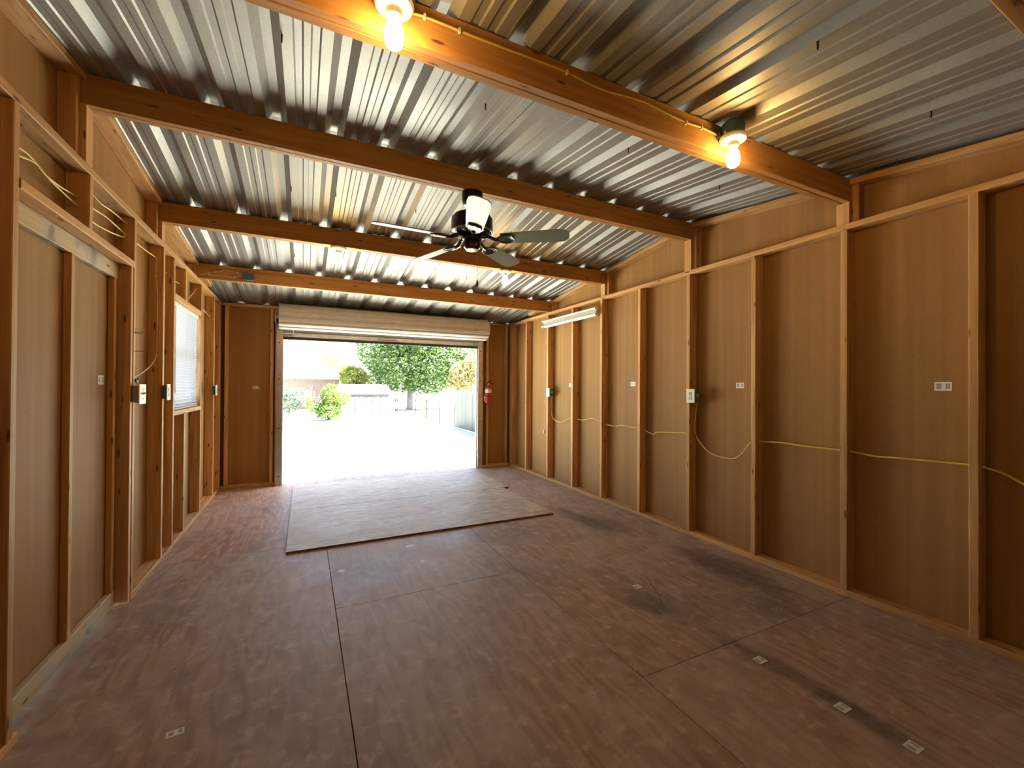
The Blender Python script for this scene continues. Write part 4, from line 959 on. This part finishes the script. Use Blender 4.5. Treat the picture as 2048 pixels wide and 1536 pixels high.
# brick house at the left
def brickmat():
    m, nt, b = new_mat('house_brick'); tc = N(nt, 'ShaderNodeTexCoord')
    mp = N(nt, 'ShaderNodeMapping'); mp.inputs['Rotation'].default_value = (PI/2, 0, 0); L(nt, tc.outputs['Object'], mp.inputs[0])
    br = N(nt, 'ShaderNodeTexBrick'); br.inputs['Scale'].default_value = 4.2; br.inputs['Color1'].default_value = (0.085, 0.056, 0.05, 1); br.inputs['Color2'].default_value = (0.15, 0.10, 0.09, 1); br.inputs['Mortar'].default_value = (0.22, 0.215, 0.21, 1)
    L(nt, mp.outputs[0], br.inputs[0]); L(nt, br.outputs[0], b.inputs['Base Color']); b.inputs['Roughness'].default_value = 0.9
    return m
M['brick'] = brickmat(); M['shingle'] = plain('pale_shingle', (0.27, 0.25, 0.24), 0.9); M['tan_trim'] = plain('tan_trim', (0.14, 0.10, 0.075), 0.7)
ho = empty('brick_house', (-3, 44, -0.75)); tag(ho, 'brick house with pale hipped roof at the left of the yard', 'house')
G().box(-9.5, 2.9, 41.3, 50, -0.8, 1.95).build('wall', M['brick'], ho)
g = G(); ev = [(-10.1, 40.8), (3.5, 40.8), (3.5, 50.6), (-10.1, 50.6)]
vv = [(x, y, 2.05) for x, y in ev]+[(x, y, 2.12) for x, y in ev]+[(-5.2, 45.7, 4.3), (-1.4, 45.7, 4.3)]
g.add(vv, [(0, 3, 2, 1), (0, 1, 5, 4), (1, 2, 6, 5), (2, 3, 7, 6), (3, 0, 4, 7), (4, 5, 9, 8), (5, 6, 9), (6, 7, 8, 9), (7, 4, 8)]); g.build('roof', M['shingle'], ho)
G().box(-10.1, 3.5, 40.76, 40.80, 1.86, 2.10).build('fascia', M['tan_trim'], ho)
G().box(3.5, 3.54, 40.8, 50.6, 1.86, 2.10).build('fascia', M['tan_trim'], ho)
G().box(-10.0, 3.4, 40.8, 41.3, 1.86, 1.90).build('soffit', M['tan_trim'], ho)
wn_ = G().box(-3.4, -2.0, 41.26, 41.3, 0.1, 1.3).build('window', M['white_plastic'], ho); G().box(-3.3, -2.1, 41.24, 41.26, 0.2, 1.2).build('pane', M['fan_black'], wn_)
# pale house across the way
h2 = empty('far_house', (17, 58, -0.75)); tag(h2, 'pale low house far beyond the wire fence', 'house')
G().box(11, 22, 56, 62, -0.8, 1.1).build('wall', M['white_plastic'], h2)
g = G(); ev = [(10.4, 55.4), (22.6, 55.4), (22.6, 62.6), (10.4, 62.6)]
g.add([(x, y, 1.1) for x, y in ev]+[(14, 59, 2.4), (19, 59, 2.4)], [(0, 3, 2, 1), (0, 1, 5, 4), (1, 2, 5), (2, 3, 4, 5), (3, 0, 4)]); g.build('roof', M['shingle'], h2)
for x in (12.5, 15.5, 19): G().box(x, x+1.2, 55.96, 56.0, -0.1, 0.8).build('window', M['blue_box'], h2)
